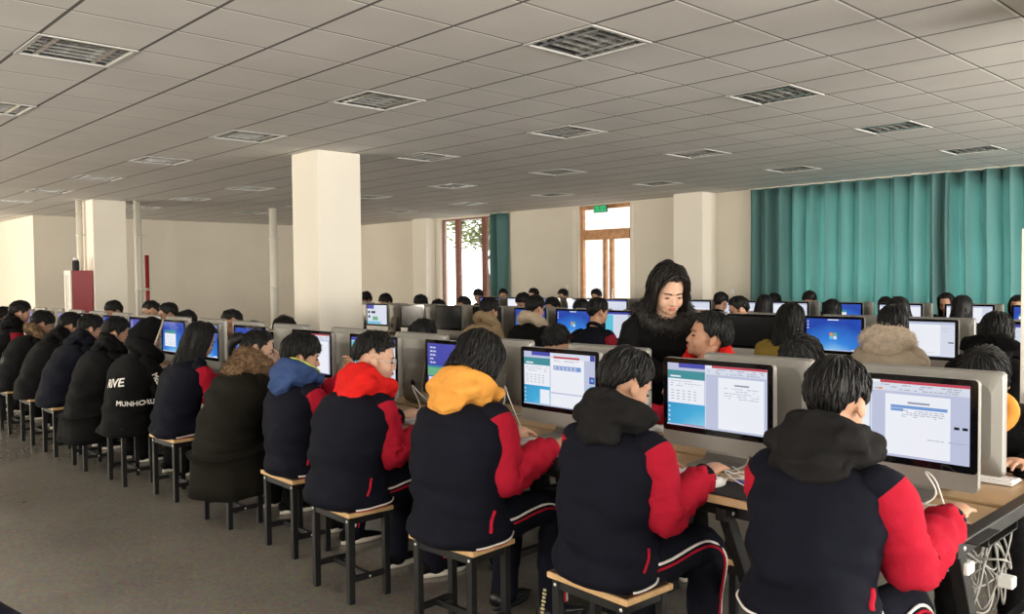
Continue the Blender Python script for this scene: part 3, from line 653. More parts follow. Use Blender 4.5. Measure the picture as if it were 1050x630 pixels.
d1 = window('door_1', 'x', XW, *DOOR, [(11.38, .08), (11.56, .08)], WOODF, 1, (2.33, 2.54), .075, True)
m = MB()
for y in (11.30, 11.64): m.tube([(XW+.05, y, .95), (XW+.02, y, 1.0), (XW+.02, y, 1.25), (XW+.05, y, 1.3)], .012, n=8)
m.build('door_handle', BOLT, d1, True)
m = MB(); m.box((XW-.006, 12.32, 1.5), (.012, .10, 3.0)); m.box((XW-.006, 10.74, 1.5), (.012, .10, 3.0)); struct('trim_1', m, COLM)

# what lies outside the door and the far window
m = MB(); m.box((22, 14, -.15), (16.4, 44, .1)); struct('ground_outside', m, mat('pale_paving', (.62, .6, .56), .8, var=.1))
bl = empty('building', (24.0, 16.0, 0), 0, 'pink building seen outside through the glass of the wooden door', 'building')
m = MB(); m.box((0, 0, 3), (4, 9, 6)); m.build('wall', BRICKO, bl); 
for k in range(3):
    for zz in (.8, 3.4):
        w_ = MB(); w_.box((-2.0, -3+3*k, zz+.7), (.08, 1.6, 1.4)); wo = w_.build('window', WHITEP, bl); p_ = MB(); p_.box((-2.05, -3+3*k, zz+.7), (.02, 1.4, 1.2)); p_.build('pane', WINO, wo)
tr = empty('tree', (18.0, 20.0, -.1), 0, 'leafy tree outside the tall far window beside the narrow curtain', 'tree')
m = MB(); m.tube(spline([(0, 0, 0), (.05, .02, 1.2), (-.05, .1, 2.4), (.1, .0, 3.4)], 14), lambda t: .10-.05*t, n=10, disp=lambda p, t, a: .01*fnoise(p, 6))
for k in range(6):
    a = k*1.05; m.tube(spline([(0, .05, 2.2+.2*k), (.4*math.cos(a), .4*math.sin(a), 2.7+.2*k), (.9*math.cos(a), .9*math.sin(a), 3.0+.22*k)], 6), lambda t: .035-.025*t, n=6)
m.build('trunk', BARK, tr, True)
m = MB(); rr = random.Random(3)
for k in range(6500):
    q = V((rr.gauss(0, 1), rr.gauss(0, 1), rr.gauss(0, 1))).normalized()*rr.uniform(.55, 1.0); c = V((q.x*1.1, q.y*1.25, 3.45+q.z*1.0)); c += V((noise.noise(c*1.2), noise.noise(c*1.2+V((5, 0, 0))), noise.noise(c*1.3+V((0, 7, 0)))))*.5
    rot = Matrix.Rotation(rr.uniform(0, 6.28), 3, 'Z') @ Matrix.Rotation(rr.uniform(-1, 1), 3, 'X'); s = rr.uniform(.05, .11)
    m.add([c+rot @ V(p)*s for p in ((-1, 0, 0), (0, -.45, .1), (1, 0, 0), (0, .45, .1))], [(0, 1, 2, 3)])
m.build('crown', LEAFM, tr)

# curtains hang from just under the ceiling
def curtain(y0, y1, x, label, seed, z0=.05, z1=3.05, gather=0.0):
    m = MB(); n = int((y1-y0)*46); nz = 14; rr = random.Random(seed); ph = [0]
    rows = []
    for i in range(n+1):
        y = lerp(y0, y1, i/n); w = 23+7*noise.noise(V((y*.8, seed, 0))); ph.append(ph[-1]+w*(y1-y0)/n)
    for k in range(nz+1):
        z = lerp(z0, z1, k/nz); r = []
        for i in range(n+1):
            y = lerp(y0, y1, i/n); a = .085*(1+.5*noise.noise(V((y*1.7, seed, z*.25)))); p = ph[i]+.8*noise.noise(V((y*1.2, z*.55, seed)))
            dx = a*math.sin(p)+.02*math.sin(2.3*p+1)+.025*noise.noise(V((y*3, z*.6, seed+4)))
            r.append((x+dx, y+.02*math.sin(2*p), z))
        rows.append(r)
    W = n+1
    m.add([p for r in rows for p in r], [(k*W+i, k*W+i+1, (k+1)*W+i+1, (k+1)*W+i) for k in range(nz) for i in range(n)])
    c = m.build('curtain', CURT, None, True); tag(c, label, 'curtain', None)
    md = c.modifiers.new('s', 'SOLIDIFY'); md.thickness = .004
    h = MB(); h.bar((x, y0-.03, 3.062), (x, y1+.03, 3.062), .03, .022); h.build('curtain_rail', PIPE, c)
    return c
curtain(4.66, 7.95, 13.42, 'wide teal curtain hanging beside the pale pilaster', 1)
curtain(-2.9, 4.90, 13.47, 'teal curtain running on past the dark gap at the right end', 2)
curtain(14.33, 14.90, 13.50, 'narrow teal curtain drawn beside the tall bright window', 3)

# recessed louvre lights, all switched off
def light_proto():
    r = empty('ceiling_light', (0, 0, 0))
    S = .3
    m = MB()
    for s in (-1, 1): m.box((s*(S-.0125), 0, .004), (.025, 2*S, .014)); m.box((0, s*(S-.0125), .004), (2*S-.05, .025, .014))
    m.build('frame', LFRAME, r)
    m = MB(); 
    for s in (-1, 1): m.box((s*(S-.012), 0, .055), (.004, 2*S-.02, .09)); m.box((0, s*(S-.012), .055), (2*S-.02, .004, .09))
    m.box((0, 0, .10), (2*S-.02, 2*S-.02, .004)); m.build('housing', HOUS, r)
    for k in (-1, 0, 1):
        t = MB(); t.tube([(k*.18, -.265, .06), (k*.18, .265, .06)], .013, n=10); t.build('lamp_tube', TUBEM, r, True)
    m = MB()
    for k in (-.5, .5): m.loft([[(k*.36-.016, y, .006), (k*.36+.016, y, .006), (k*.36+.003, y, .046), (k*.36-.003, y, .046)] for y in (-.272, .272)])
    for i in range(1, 6):
        y = -.275+.55*i/6; m.box((0, y, .026), (.55, .003, .038))
    for s in (-1, 1):
        m.loft([[(s*.272, y, .006), (s*.262, y, .006), (s*.270, y, .05), (s*.272, y, .05)] for y in (-.272, .272)])
    m.build('louvre', GRILLE, r)
    return r
LP = light_proto()
lines = {-1: 'line nearest the far left windows', 3: 'line left of the near student row', 7: 'line before the big pale column', 11: 'line behind the big pale column', 15: 'third line from the curtained wall' , 19: 'line along the curtained wall'}
lines[15] = 'middle line before the curtain line'
ordn = ['first', 'second', 'third', 'fourth', 'fifth', 'sixth', 'seventh', 'eighth', 'ninth']
seen = {7: (6, 10, 14, 18, 22, 26, 30), 3: (10, 14, 18), 11: (6, 10, 14, 18, 22, 26, 30), 15: (6, 10, 14, 18, 22, 26, 30), 19: (6, 10, 14, 18, 22, 26, 30)}
first = True
for ix, ys in seen.items():
    for k, iy in enumerate(ys):
        loc = (GX(ix)+.3, G(iy)+.3, CZ-.004); lb = 'louvred ceiling light, %s from the front in the %s' % (ordn[k], lines[ix])
        if first: LP.location = loc; o = LP; tag(o, lb, 'ceiling light', 'louvred ceiling lights'); first = False
        else: copy_tree(LP, loc, label=lb)
for (ix, iy) in fix:   # blank boards close the grid cells outside the picture
    if iy not in seen.get(ix, ()):
        pass
m = MB()
for (ix, iy) in fix:
    if iy not in seen.get(ix, ()):
        x0, x1, y0, y1 = GX(ix), GX(ix+1), G(iy), G(iy+1); m.quad((x0, y0, CZ), (x0, y1, CZ), (x1, y1, CZ), (x1, y0, CZ))
struct('ceiling_board', m, CEILM)

# exit sign over the door
ex = empty('exit_sign', (13.50, 11.50, 2.955), 0, 'green running man exit sign hanging above the wooden door', 'sign')
m = MB(); m.box((0, 0, 0), (.03, .36, .15), bev=.004); m.build('housing', DARKPL, ex)
m = MB(); m.box((-.0165, 0, 0), (.003, .33, .125)); m.build('panel', mat('exit_green', (.01, .10, .04), .4, emis=(.02, .42, .14), estr=1.0), ex)
m = MB(); XX = -.019
m.ell((XX, .010, .040), (.002, .012, .012), nu=10, nv=6)
for a, b in (((0, .0), (.008, .028)), ((.008, .028), (.035, .012)), ((.008, .026), (-.02, .02)), ((0, 0), (.022, -.022)), ((.022, -.022), (.045, -.022)), ((0, 0), (-.012, -.026)), ((-.012, -.026), (-.036, -.044))):
    m.bar((XX, *a), (XX, *b), .013, .002)
m.bar((XX, -.06, 0), (XX, -.13, 0), .016, .002); m.bar((XX, -.105, .03), (XX, -.138, -.002), .016, .002); m.bar((XX, -.105, -.03), (XX, -.138, .002), .016, .002)
m.bar((XX, .06, 0), (XX, .13, 0), .016, .002); m.bar((XX, .105, .03), (XX, .138, -.002), .016, .002); m.bar((XX, .105, -.03), (XX, .138, .002), .016, .002)
m.build('pictogram', mat('exit_pictogram', (.004, .02, .01), .5), ex)
m = MB(); m.tube([(0, .12, .07), (0, .12, .12)], .006, n=6); m.tube([(0, -.12, .07), (0, -.12, .12)], .006, n=6); m.build('bracket', BOLT, ex)
# wall plates
def plate(loc, rz, label, name):
    r = empty(name, loc, rz, label, 'wall plate'); m = MB(); m.box((-.005, 0, 0), (.010, .09, .09), bev=.003); m.build('plate', WHITEP, r)
    m = MB(); m.box((-.012, 0, 0), (.006, .035, .05), bev=.001); m.build('rocker', WHITEP, r)
plate((XW, 12.56, 1.33), 0, 'small white wall plate on the plain wall left of the door', 'light_switch')
plate((XW, 8.42, 1.25), 0, 'small white wall plate between the pilaster and the curtain', 'light_switch')
# pipes
def pipe(x, y, r, label, z1=CZ, m_=PIPE, z0=0, name='pipe'):
    o = MB(); o.tube([(0, 0, z0), (0, 0, z1)], r, n=16); p = o.build(name, m_, None, True, loc=(x, y, 0)); tag(p, label, 'pipe')
    for zz in (.5, 1.35, 2.4):
        if z0 < zz < z1: c = MB(); c.tube([(0, 0, zz), (0, 0, zz+.05)], r*1.18, n=16); c.tube([(0, 0, zz+.025), (r*2.2, 0, zz+.025)], .008, n=6); c.build('pipe_clamp', PIPE, p, True)
pipe(8.84, 16.72, .085, 'tall white pipe standing free left of the big pale column')
pipe(5.95, 16.66, .035, 'thin white pipe against the right side of the far column')
pipe(6.08, 16.90, .065, 'thick white pipe right of the far column')
pipe(5.13, 17.28, .05, 'white pipe on the left side of the far column')
pipe(6.40, 17.35, .04, 'dark red pipe on the wall right of the far column', 2.06, REDP, 0, 'fire_pipe')
# red and white hydrant cabinet by the far column, pale cabinet by the near one
def cabinet(loc, rz, label, side, w=.42, d=.30, h=1.75):
    r = empty('cabinet', loc, rz, label, 'cabinet')
    m = MB(); m.box((0, 0, h/2), (d, w, h), bev=.006); m.build('body', side, r)
    m = MB()
    for s in (-1, 1): m.box((-d/2-.012, s*(w/2-.035), h/2), (.024, .07, h)); 
    for z in (.05, h*.5, h-.04): m.box((-d/2-.012, 0, z), (.022, w-.14, .08))
    dr = m.build('door', WHITECAB, r); g_ = MB(); g_.box((-d/2-.005, 0, h/2), (.006, w-.12, h-.1)); g_.build('pane', PAPER, dr)
    k = MB(); k.box((-d/2-.04, w/2-.05, h*.5), (.03, .02, .10), bev=.004); k.build('handle', BOLT, dr)
    return r
cabinet((5.03, 17.02, 0), 0, 'white fronted cabinet with dark red side against the far column', REDP, w=.36, d=.36)
jr = empty('thermos', (4.98, 17.02, 1.752), 0, 'dark lidded jar on top of the red sided cabinet', 'jar')
m = MB(); m.tube([(0, 0, 0), (0, 0, .02), (0, 0, .16), (0, 0, .19)], [.055, .06, .06, .045], n=16); m.build('body', DKGREY, jr, True)
m = MB(); m.tube([(0, 0, .19), (0, 0, .24)], [.045, .04], n=16); m.build('lid', WHITEP, jr, True)
cabinet((5.06, 1.09, 0), 0, 'tall pale cabinet edge at the far right of the picture', WHITECAB, w=.5, d=.32, h=1.773)

# ------------------------------------------------------------------ desks, stools, computers
DH = .75
def desk_proto():
    r = empty('computer_desk'); D = .575; Lh = .8
    for s in (-1, 1):
        m = MB(); m.box((s*(D/2+.01), 0, DH-.014), (D-.03, 2*Lh-.06, .024), bev=.003); m.box((s*(D-.014), 0, DH-.013), (.016, 2*Lh-.062, .0245), mi=1); m.build('tabletop', [DESKW, EDGEW], r)
    for y in (-Lh+.024, Lh-.024, 0):
        m = MB(); w = .044
        top = DH-.012 if y else DH-.062
        m.bar((-D+.0, y, top), (D, y, top), w, .046, bev=.004)
        for s in (-1, 1):
            m.bar((s*(D-.03), y, top+.012), (s*.20, y, .03), w*.9, .05, bev=.004)
            m.box((s*.20, y, .02), (.09, w, .03), bev=.004)
        m.bar((-.34, y, .36), (.34, y, .36), w*.8, .035, bev=.003); m.bar((-.20, y, .05), (.20, y, .05), w*.8, .035, bev=.003)
        fo = m.build('frame', STEEL, r)
        b = MB()
        for s in (-1, 1): b.ell((s*(D-.05), y-w*.52, top), (.008, .004, .008), nu=10, nv=6)
        b.build('bolt', BOLT, fo, True)
    m = MB(); m.box((0, 0, .645), (.30, 2*Lh-.1, .006)); 
    for s in (-1, 1): m.box((s*.15, 0, .665), (.006, 2*Lh-.1, .045))
    m.build('cable_tray', STEEL, r)
    for s in (-1, 1):
        m = MB(); m.bar((s*(D-.09), -Lh+.04, DH-.062), (s*(D-.09), Lh-.04, DH-.062), .03, .05, bev=.003); m.build('rail', STEEL, r)
    return r
def stool_proto():
    r = empty('stool'); m = MB(); m.box((0, 0, .431), (.252, .40, .022), bev=.004, mi=0)
    m.box((0, 0, .4425), (.232, .38, .003), mi=1); m.build('seat', [EDGEW, SEATW], r)
    for sx in (-1, 1):
        for sy in (-1, 1):
            l = MB(); l.box((sx*.100, sy*.165, .209), (.032, .032, .418), bev=.003); lo = l.build('leg', STEEL, r)
            b = MB(); b.ell((sx*.1165, sy*.165, .398), (.003, .007, .007), nu=10, nv=6); b.build('bolt', BOLT, lo, True)
    m = MB()
    for sx in (-1, 1): m.box((sx*.100, 0, .400), (.022, .30, .036), bev=.002)
    for sy in (-1, 1): m.box((0, sy*.165, .400), (.17, .022, .036), bev=.002)
    m.build('apron', STEEL, r)
    m = MB()
    for sy in (-1, 1): m.box((0, sy*.165, .115), (.17, .022, .026), bev=.002)
    m.box((0, 0, .115), (.022, .31, .026), bev=.002); so = m.build('stretcher', STEEL, r)
    b = MB()
    for sy in (-1, 1): b.ell((0, sy*.178, .115), (.006, .003, .006), nu=10, nv=6)
    b.build('bolt', BOLT, so, True)
    return r
W_, H_ = .528, .446       # all-in-one: width, top above the desk
def rrect(x, w, z0, z1, r, n=6):
    out = []
    for cx, cz, a0 in ((w/2-r, z1-r, 0), (-w/2+r, z1-r, 90), (-w/2+r, z0+r, 180), (w/2-r, z0+r, 270)):
        for k in range(n+1): a = R(a0+90*k/n); out.append(V((x, cx+r*math.cos(a), cz+r*math.sin(a))))
    return out
def screen_mesh(kind, seed=0):
    """what the display shows; u to the viewer's right, v up, 0..1"""
    sw, sh, z0 = .478, .268, .068+.062+.026; m = MB(); mats = []; lay = [0]
    def rc(u0, u1, v0, v1, M):
        if M not in mats: mats.append(M)
        lay[0] += 1; x = .0125+.00004*lay[0]; P = lambda u, v: (x, (u-.5)*sw, z0+v*sh)
        m.quad(P(u0, v0), P(u1, v0), P(u1, v1), P(u0, v1), mats.index(M))
    rr = random.Random(seed)
    def text(u0, u1, v0, v1, rows, M=S_TXT, h=.008, dens=.8):
        for k in range(rows):
            v = lerp(v1, v0, (k+.5)/rows); u = u0; end = u1-(rr.random()*.35*(u1-u0) if rr.random() < .3 else 0)
            while u < end:
                w = rr.uniform(.012, .045); 
                if rr.random() < dens: rc(u, min(u+w, end), v-h/2, v+h/2, M)
                u += w+.008
    if kind == 'off': rc(0, 1, 0, 1, S_OFF)
    elif kind == 'texture':
        rc(0, 1, 0, 1, S_OFF); text(.05, .95, .08, .92, 10, S_TEX, .02, .4)
    elif kind in ('word', 'word_table', 'word_sel'):
        rc(0, 1, 0, 1, S_LAV); s = {'word': .40, 'word_table': .39, 'word_sel': .31}[kind]
        rc(0, s, .0, .36, S_AQUA); rc(0, s, .885, 1, S_LAV); rc(s*.3, s, .93, 1, S_NAVY); rc(0, s, .75, .885, S_TEAL); rc(.03, .03+s*.28, .775, .80, S_WHITE)
        rc(0.01, s-.01, .36, .75, S_WHITE); text(.03, s-.04, .62, .73, 3); 
        for k in range(4): 
            for q in range(5): rc(.04+q*(s-.1)/5, .04+q*(s-.1)/5+.03, .42+.045*k, .43+.045*k, S_TXT)
        for k in range(4): rc(.012, .03, .28-.075*k, .31-.075*k, S_RIB)
        rc(s*.42, s, .005, .03, S_RED if kind != 'word_table' else S_CYAN); rc(s, s+.012, 0, 1, S_RIB)
        if kind == 'word_table':
            rc(s*.62, s-.01, .03, .30, S_WHITE); rc(s+.012, .86, .0, 1, S_WHITE); rc(s+.012, 1, .90, 1, S_RIB); rc(s+.05, .80, .905, .94, S_RED); rc(.87, 1, .0, .80, S_LAV); rc(.94, 1, .90, 1, S_NAVY)
            text(s+.06, .84, .84, .88, 2, S_GREY); rc(s+.05, .82, .69, .77, S_SEL); rc(s+.012, .86, .25, .275, S_LAV); rc(.93, 1, .50, .62, S_NAVY); rc(.95, .985, .54, .58, S_CYAN); rc(.93, 1, .35, .46, S_CYAN)
            for q in range(6): rc(s+.06+q*.055, s+.095+q*.055, .70, .76, S_LAV)
        else:
            rc(s+.012, 1, .965, 1, S_RED); rc(s+.012, s+.07, .965, 1, S_WHITE); rc(s+.012, 1, .86, .965, S_RIB); text(s+.03, .97, .87, .955, 3, S_GREY, .012, .55)
            rc(s+.012, 1, .03, .86, S_LAV); a, b = {'word': (.535, .975), 'word_sel': (.42, .875)}[kind]
            rc(a, b, .03, .825, S_WHITE); rc(a+.16, b-.14, .71, .735, S_TXT)
            if kind == 'word_sel':
                rc(a+.04, b-.02, .645, .685, S_SEL); rc(a+.04, a+.13, .605, .64, S_SEL); text(a+.12, b-.04, .53, .63, 4); rc(.90, .99, .44, .475, S_BLK); rc(.935, .955, .432, .483, S_LAV); text(.72, .98, .255, .28, 1)
                rc(s+.06, s+.09, .875, .90, S_ORG)
            else: text(a+.06, b-.05, .50, .69, 5)
        rc(0, 1, 0, .022, S_LAV)
    elif kind == 'blue':
        rc(0, 1, 0, 1, S_WIN); rc(.0, 1, 0, .03, S_LAV)
        c = (.5, .47)
        for du, dv, M in ((-.035, .045, S_ORG), (.035, .045, S_GRN), (-.035, -.06, S_CYAN), (.035, -.06, S_RIB)): rc(c[0]+du-.03, c[0]+du+.03, c[1]+dv-.05, c[1]+dv+.05, M)
        for k in range(3): rc(.02, .045, .88-.1*k, .93-.1*k, S_RIB)
        rc(.40, .60, .955, .985, S_WHITE); rc(.84, .98, .03, .055, S_WHITE)
    elif kind == 'bluewin':
        rc(0, 1, 0, 1, S_WIN); rc(.10, .62, .18, .72, S_WHITE); rc(.10, .62, .62, .72, S_TEAL); text(.14, .58, .22, .58, 6); rc(0, 1, 0, .03, S_LAV)
    elif kind == 'bluegreen':
        rc(0, 1, 0, 1, S_NAVY); rc(0, 1, .30, .48, S_GRN); rc(0, 1, .48, .52, S_TEAL); rc(.02, .6, .05, .28, S_RIB); text(.05, .16, .55, .95, 5, S_RIB, .03, .9)
    elif kind == 'white':
        rc(0, 1, 0, 1, S_WHITE); rc(0, 1, .93, 1, S_LAV); rc(.78, 1, .05, .93, S_RIB); text(.80, .95, .70, .85, 3); rc(.90, .985, .40, .43, S_BLK); rc(0, 1, .0, .03, S_LAV); text(.1, .7, .10, .14, 1, S_GREY)
    elif kind == 'whitepic':
        rc(0, 1, 0, 1, S_RIB); rc(.3, .95, .05, .58, S_BRN); rc(.35, .9, .62, .68, S_WHITE); rc(0, 1, .93, 1, S_LAV)
    elif kind == 'whitetext':
        rc(0, 1, 0, 1, S_WHITE); rc(0, 1, .92, 1, S_LAV); text(.16, .55, .62, .82, 2, S_BLK, .08, .9); text(.55, .9, .4, .6, 3, S_LAV, .03); rc(.2, .42, .2, .5, S_BLK); rc(.05, .18, .2, .45, S_CYAN)
    elif kind == 'icons':
        rc(0, 1, 0, 1, S_RIB); rc(0, .35, .8, 1, S_NAVY); rc(.04, .14, .56, .68, S_BLK); rc(.22, .42, .56, .68, S_BLK); rc(.05, .15, .32, .44, S_BLK); rc(0, .7, .02, .14, S_CYAN); rc(.28, .55, .2, .4, S_GRN)
    elif kind == 'side':
        rc(0, 1, 0, 1, S_RIB); rc(0, .22, .0, .9, S_CYAN); rc(0, 1, .92, 1, S_NAVY); text(.3, .95, .15, .85, 9)
    return m, mats
def computer_proto():
    r = empty('desktop_computer'); m = MB(); zb = .068
    m.loft([rrect(.010, W_, zb, H_, .016), rrect(.006, W_, zb, H_, .018), rrect(-.016, W_, zb, H_, .018), rrect(-.026, W_*.985, zb+.006, H_-.006, .026), rrect(-.038, W_*.86, zb+.04, H_-.04, .05), rrect(-.044, W_*.6, zb+.10, H_-.10, .06)])
    m.build('enclosure', [ALU], r, False)
    m = MB(); m.loft([rrect(.0112, W_-.002, zb+.062, H_-.001, .014), rrect(.0118, W_-.003, zb+.0625, H_-.0015, .014)]); m.build('glass', BEZEL, r)
    m = MB(); prof = [(.075, .003), (.06, .007), (-.03, .008), (-.062, .012), (-.078, .035), (-.082, .06), (-.070, .14), (-.056, .20), (-.046, .25)]
    for sgn in (1,):
        rings = []
        for i, (x, z) in enumerate(prof):
            a = prof[max(i-1, 0)]; b = prof[min(i+1, len(prof)-1)]; t = V((b[0]-a[0], 0, b[1]-a[1])).normalized(); nn = V((-t.z, 0, t.x))*.004; w = .10 if i > 1 else (.098, .10)[i]
            w = lerp(.10, .085, max(0, i-4)/4); p = V((x, 0, z))
            rings.append([p+nn+V((0, -w, 0)), p+nn+V((0, w, 0)), p-nn+V((0, w, 0)), p-nn+V((0, -w, 0))])
        m.loft(rings)
    so = m.build('stand', ALUB, r)
    h = MB(); h.loft([[V((x_, .019*math.cos(a), .125+.026*math.sin(a))) for a in [2*math.pi*k/18 for k in range(18)]] for x_ in (-.0815, -.0785)]); h.build('cable_hole', DARKPL, so)
    c = MB(); c.ell((.0135, 0, H_-.013), (.001, .003, .003), nu=8, nv=6); c.build('camera_lens', DARKPL, r)
    return r
def keyboard_proto():
    r = empty('keyboard'); m = MB(); m.loft([[V((x, y, z)) for x, y, z in ((-.058, s, .004), (-.058, s, .007), (.056, s, .015), (.058, s, .002))] for s in (-.215, .215)]); m.build('case', WHITEP, r)
    k = MB()
    for i in range(6):
        for j in range(20):
            if j in (15,) or (j > 15 and i == 5): continue
            x = -.045+.0185*i; y = .203-.0214*j; w = .0178
            if i == 0 and 4 <= j <= 8:
                if j != 6: continue
                w = .10
            k.box((x, y, .0105+.008*(x+.058)/.114), (.0150, w, .006), bev=.0015)
    k.build('keys', KEYM, r)
    return r
def mouse_proto():
    r = empty('computer_mouse'); m = MB(); m.loft([[V((-.056+.112*t, 0, 0))+V((0, math.cos(a)*.031*math.sin(math.pi*(.06+.88*t))**.45, max(.002, .0+.034*math.sin(a)*math.sin(math.pi*(.08+.8*t))**.6))) for a in [2*math.pi*k/16 for k in range(16)]] for t in [i/14 for i in range(15)]]); m.build('shell', WHITEP, r, True)
    w = MB(); w.ell((.028, 0, .030), (.008, .003, .005), nu=10, nv=6); w.build('scroll_wheel', DARKPL, r, True)
    c = MB(); c.tube(spline([(.055, 0, .012), (.11, .01, .005), (.16, -.03, .004), (.22, .02, .004), (.27, .0, .004)], 20), .0022, n=6); c.build('cord', CABLEW, r, True)
    return r
DESK, STOOL, COMP, KEYB, MOUSE = desk_proto(), stool_proto(), computer_proto(), keyboard_proto(), mouse_proto()
def place(src, loc, rz, label, cat, group=None):
    return tag(copy_tree(src, loc, rz, label, group), None, cat)
SCRN = {}
def computer(x, y, face, kind, label, group, seed=0):
    """face: direction the screen looks along x"""
    r = place(COMP, (x-face*.011, y, DH), 0 if face > 0 else math.pi, label, 'computer', group)
    if kind:
        key = (kind, seed)
        if key not in SCRN:
            m, mats = screen_mesh(kind, seed); SCRN[key] = m.build('screen', mats, r)
        else:
            s = SCRN[key].copy(); COL.objects.link(s); s.parent = r
    return r
N_ = ordn+['tenth', 'eleventh', 'twelfth', 'thirteenth', 'fourteenth', 'fifteenth', 'sixteenth', 'seventeenth']
# desks
for j in range(9): place(DESK, (3.185, 1.67+1.6*j, 0), 0, 'wood topped computer desk on black frames, %s from the front row near end' % N_[j], 'desk', 'front row desks')
for j in range(7): place(DESK, (7.015, 2.0+1.6*j, 0), 0, 'double computer desk in the middle row, %s from its curtain end' % N_[j], 'desk', 'middle row desks')
for j in range(7): place(DESK, (10.46, 2.9+1.6*j, 0), 0, 'double computer desk in the last row by the curtains, %s from the right' % N_[j], 'desk', 'last row desks')
# computers
who = ['the black hooded student at the near end', 'the bowed student with the charcoal hood', 'the yellow hooded student', 'the red hooded boy in glasses', 'the blue hooded boy', 'the girl in the fur trimmed coat',
       'the long haired girl with a red sleeve', 'the student with the hood up', 'the boy in the long black coat', 'the dark jacketed boy with an ear showing', 'the tenth bowed student', 'the student in the fur collar', 'the upright student at the left edge', 'the student cut by the left edge', 'the far end of the student row']
k1 = ['word_sel', 'word', 'word_table', 'bluegreen', 'whitetext', 'word', 'bluewin', 'blue', 'bluewin', 'bluegreen', 'blue', 'whitetext', 'blue', 'bluewin', 'blue']
Y1 = [1.215, 1.955, 2.85, 3.65, 4.45, 5.20, 6.12, 6.93, 7.60, 8.42, 9.2, 10.0, 10.8, 11.6, 12.4]
desc = dict(word_sel='silver computer showing a document with a blue highlighted line', word='silver computer with a two window document screen', word_table='silver computer showing a document with a blue table row', bluegreen='computer with a blue and green screen', whitetext='computer with a white text screen', bluewin='computer with a window open on blue', blue='computer with a blue desktop screen', off='computer with a dark screen')
sdesc = dict(word_sel='a blue marked line', word='two windows', word_table='a blue table', bluegreen='blue and green', whitetext='dark lettering', bluewin='a window', blue='blue', side='a page')
k1[4] = 'side'; desc['side'] = 'computer with a pale page on its screen'
for i, y in enumerate(Y1): computer(3.02, y, -1, k1[i], 'computer before %s, showing %s' % (who[i], sdesc[k1[i]]), 'front row computers facing the near students', i if i < 3 else 0)
Y1b = [1.225, 1.945, 2.795, 3.605, 4.36, 5.16, 6.035, 6.78, 7.48, 8.25, 9.0, 9.8, 10.6, 11.4, 12.2, 13.0]
for i, y in enumerate(Y1b): computer(3.35, y, 1, None if i > 3 else 'white', 'silver computer seen from its back, %s from the right in the front double row' % N_[i], 'front row computers turned to the far students')
k2 = ['side', 'white', 'blue', 'off', 'off', 'side', 'blue', 'bluewin', 'off', 'texture', 'off', 'icons']
l2 = ['computer with pale screen beside the big black hood', 'computer with a white page beside the beige coat', 'computer with a bright blue logo desktop beside the mustard coat', 'computer with a dark screen left of the mustard coat', 'dark computer hidden behind the teacher and the turned boy', 'computer with pale screen just left of the teacher', 'computer with a blue desktop before the maroon sleeved boy', 'computer with a blue screen before the cream collared student', 'dark computer before the student in tan fleece', 'computer with a speckled grey screen left of the tan fleece', 'dark computer second from the big column in the middle row', 'computer with icons on screen right beside the big column']
Y2 = [1.85, 2.565, 3.285, 4.045, 4.79, 5.535, 6.235, 6.905, 7.65, 8.39, 9.15, 9.98]
for i, y in enumerate(Y2): computer(6.85, y, -1, k2[i], l2[i], 'middle row computers')
for i, y in enumerate(Y2+[10.8]): computer(7.18, y-.02, 1, None, 'grey back of a computer in the middle double row, %s from the right' % N_[i], 'middle row computers turned away')
k3 = ['bluewin', 'white', 'whitetext', 'bluewin', 'white', 'whitepic', 'whitepic', 'white', 'side', 'white', 'blue', 'white', 'bluegreen']
Y3 = [2.66, 3.35, 4.115, 4.825, 5.53, 6.28, 7.0, 7.75, 8.5, 9.25, 9.93, 10.7, 11.45]
k3d = dict(bluewin='blue screen with a white window', white='white screen', whitetext='white screen with dark lettering', whitepic='pale screen with a brown picture', side='pale screen', blue='blue screen', bluegreen='blue and green screen')
for i, y in enumerate(Y3): computer(10.3, y, -1, k3[i], 'last row computer with %s, %s from the right' % (k3d[k3[i]], N_[i]), 'last row computers')
for i, y in enumerate(Y3): computer(10.62, y, 1, None, 'computer back in the last double row, %s from the right' % N_[i], 'last row computers turned away')

XS = [2.31, 2.37, 2.31, 2.28, 2.42, 2.40, 2.42, 2.33, 2.29, 2.28, 2.28, 2.28, 2.28, 2.28]
# stools of the near row, and one pushed under the desk
for i in range(14):
    y = [1.17, 1.99, 2.76, 3.58, 4.36, 5.15, 6.04, 6.75, 7.52, 8.31, 9.05, 9.88, 10.67, 11.46][i]
    place(STOOL, (XS[i], y, 0), R(random.Random(i).uniform(-4, 4)), 'black legged wooden stool under %s' % who[i], 'stool', 'stools of the near row')
place(STOOL, (2.98, 1.72, 0), R(6), 'spare stool pushed under the desk between the two nearest students', 'stool', 'stools of the near row')

# things on and under the near desks
kb = [(2.80, 1.24), (2.80, 2.00), (2.83, 2.86), (2.80, 3.68), (2.80, 4.47)]
ms = [(2.79, .965, 8), (2.745, 1.775, 6), (2.735, 2.555, 4)]
for i, (x, y) in enumerate(kb): place(KEYB, (x, y, DH), R([2, -6, 4, 0, 3][i]), 'white keyboard on the desk in front of %s' % who[i], 'keyboard', 'white keyboards')
for i, y in enumerate((1.9, 2.6, 3.35, 4.05, 8.39)): place(KEYB, (6.60, y, DH), 0, 'white keyboard under the %s' % ['pale screen by the black hood', 'white page by the beige coat', 'blue logo screen', 'dark screen left of the mustard coat', 'speckled grey screen'][i], 'keyboard', 'white keyboards')
for i, y in enumerate((1.2, 2.42, 2.80)): place(KEYB, (3.56, y, DH), math.pi, 'white keyboard behind the computers, before %s' % ['the yellow collared student', 'the turned boy in red', 'the turned boy, further in'][i], 'keyboard', 'white keyboards')
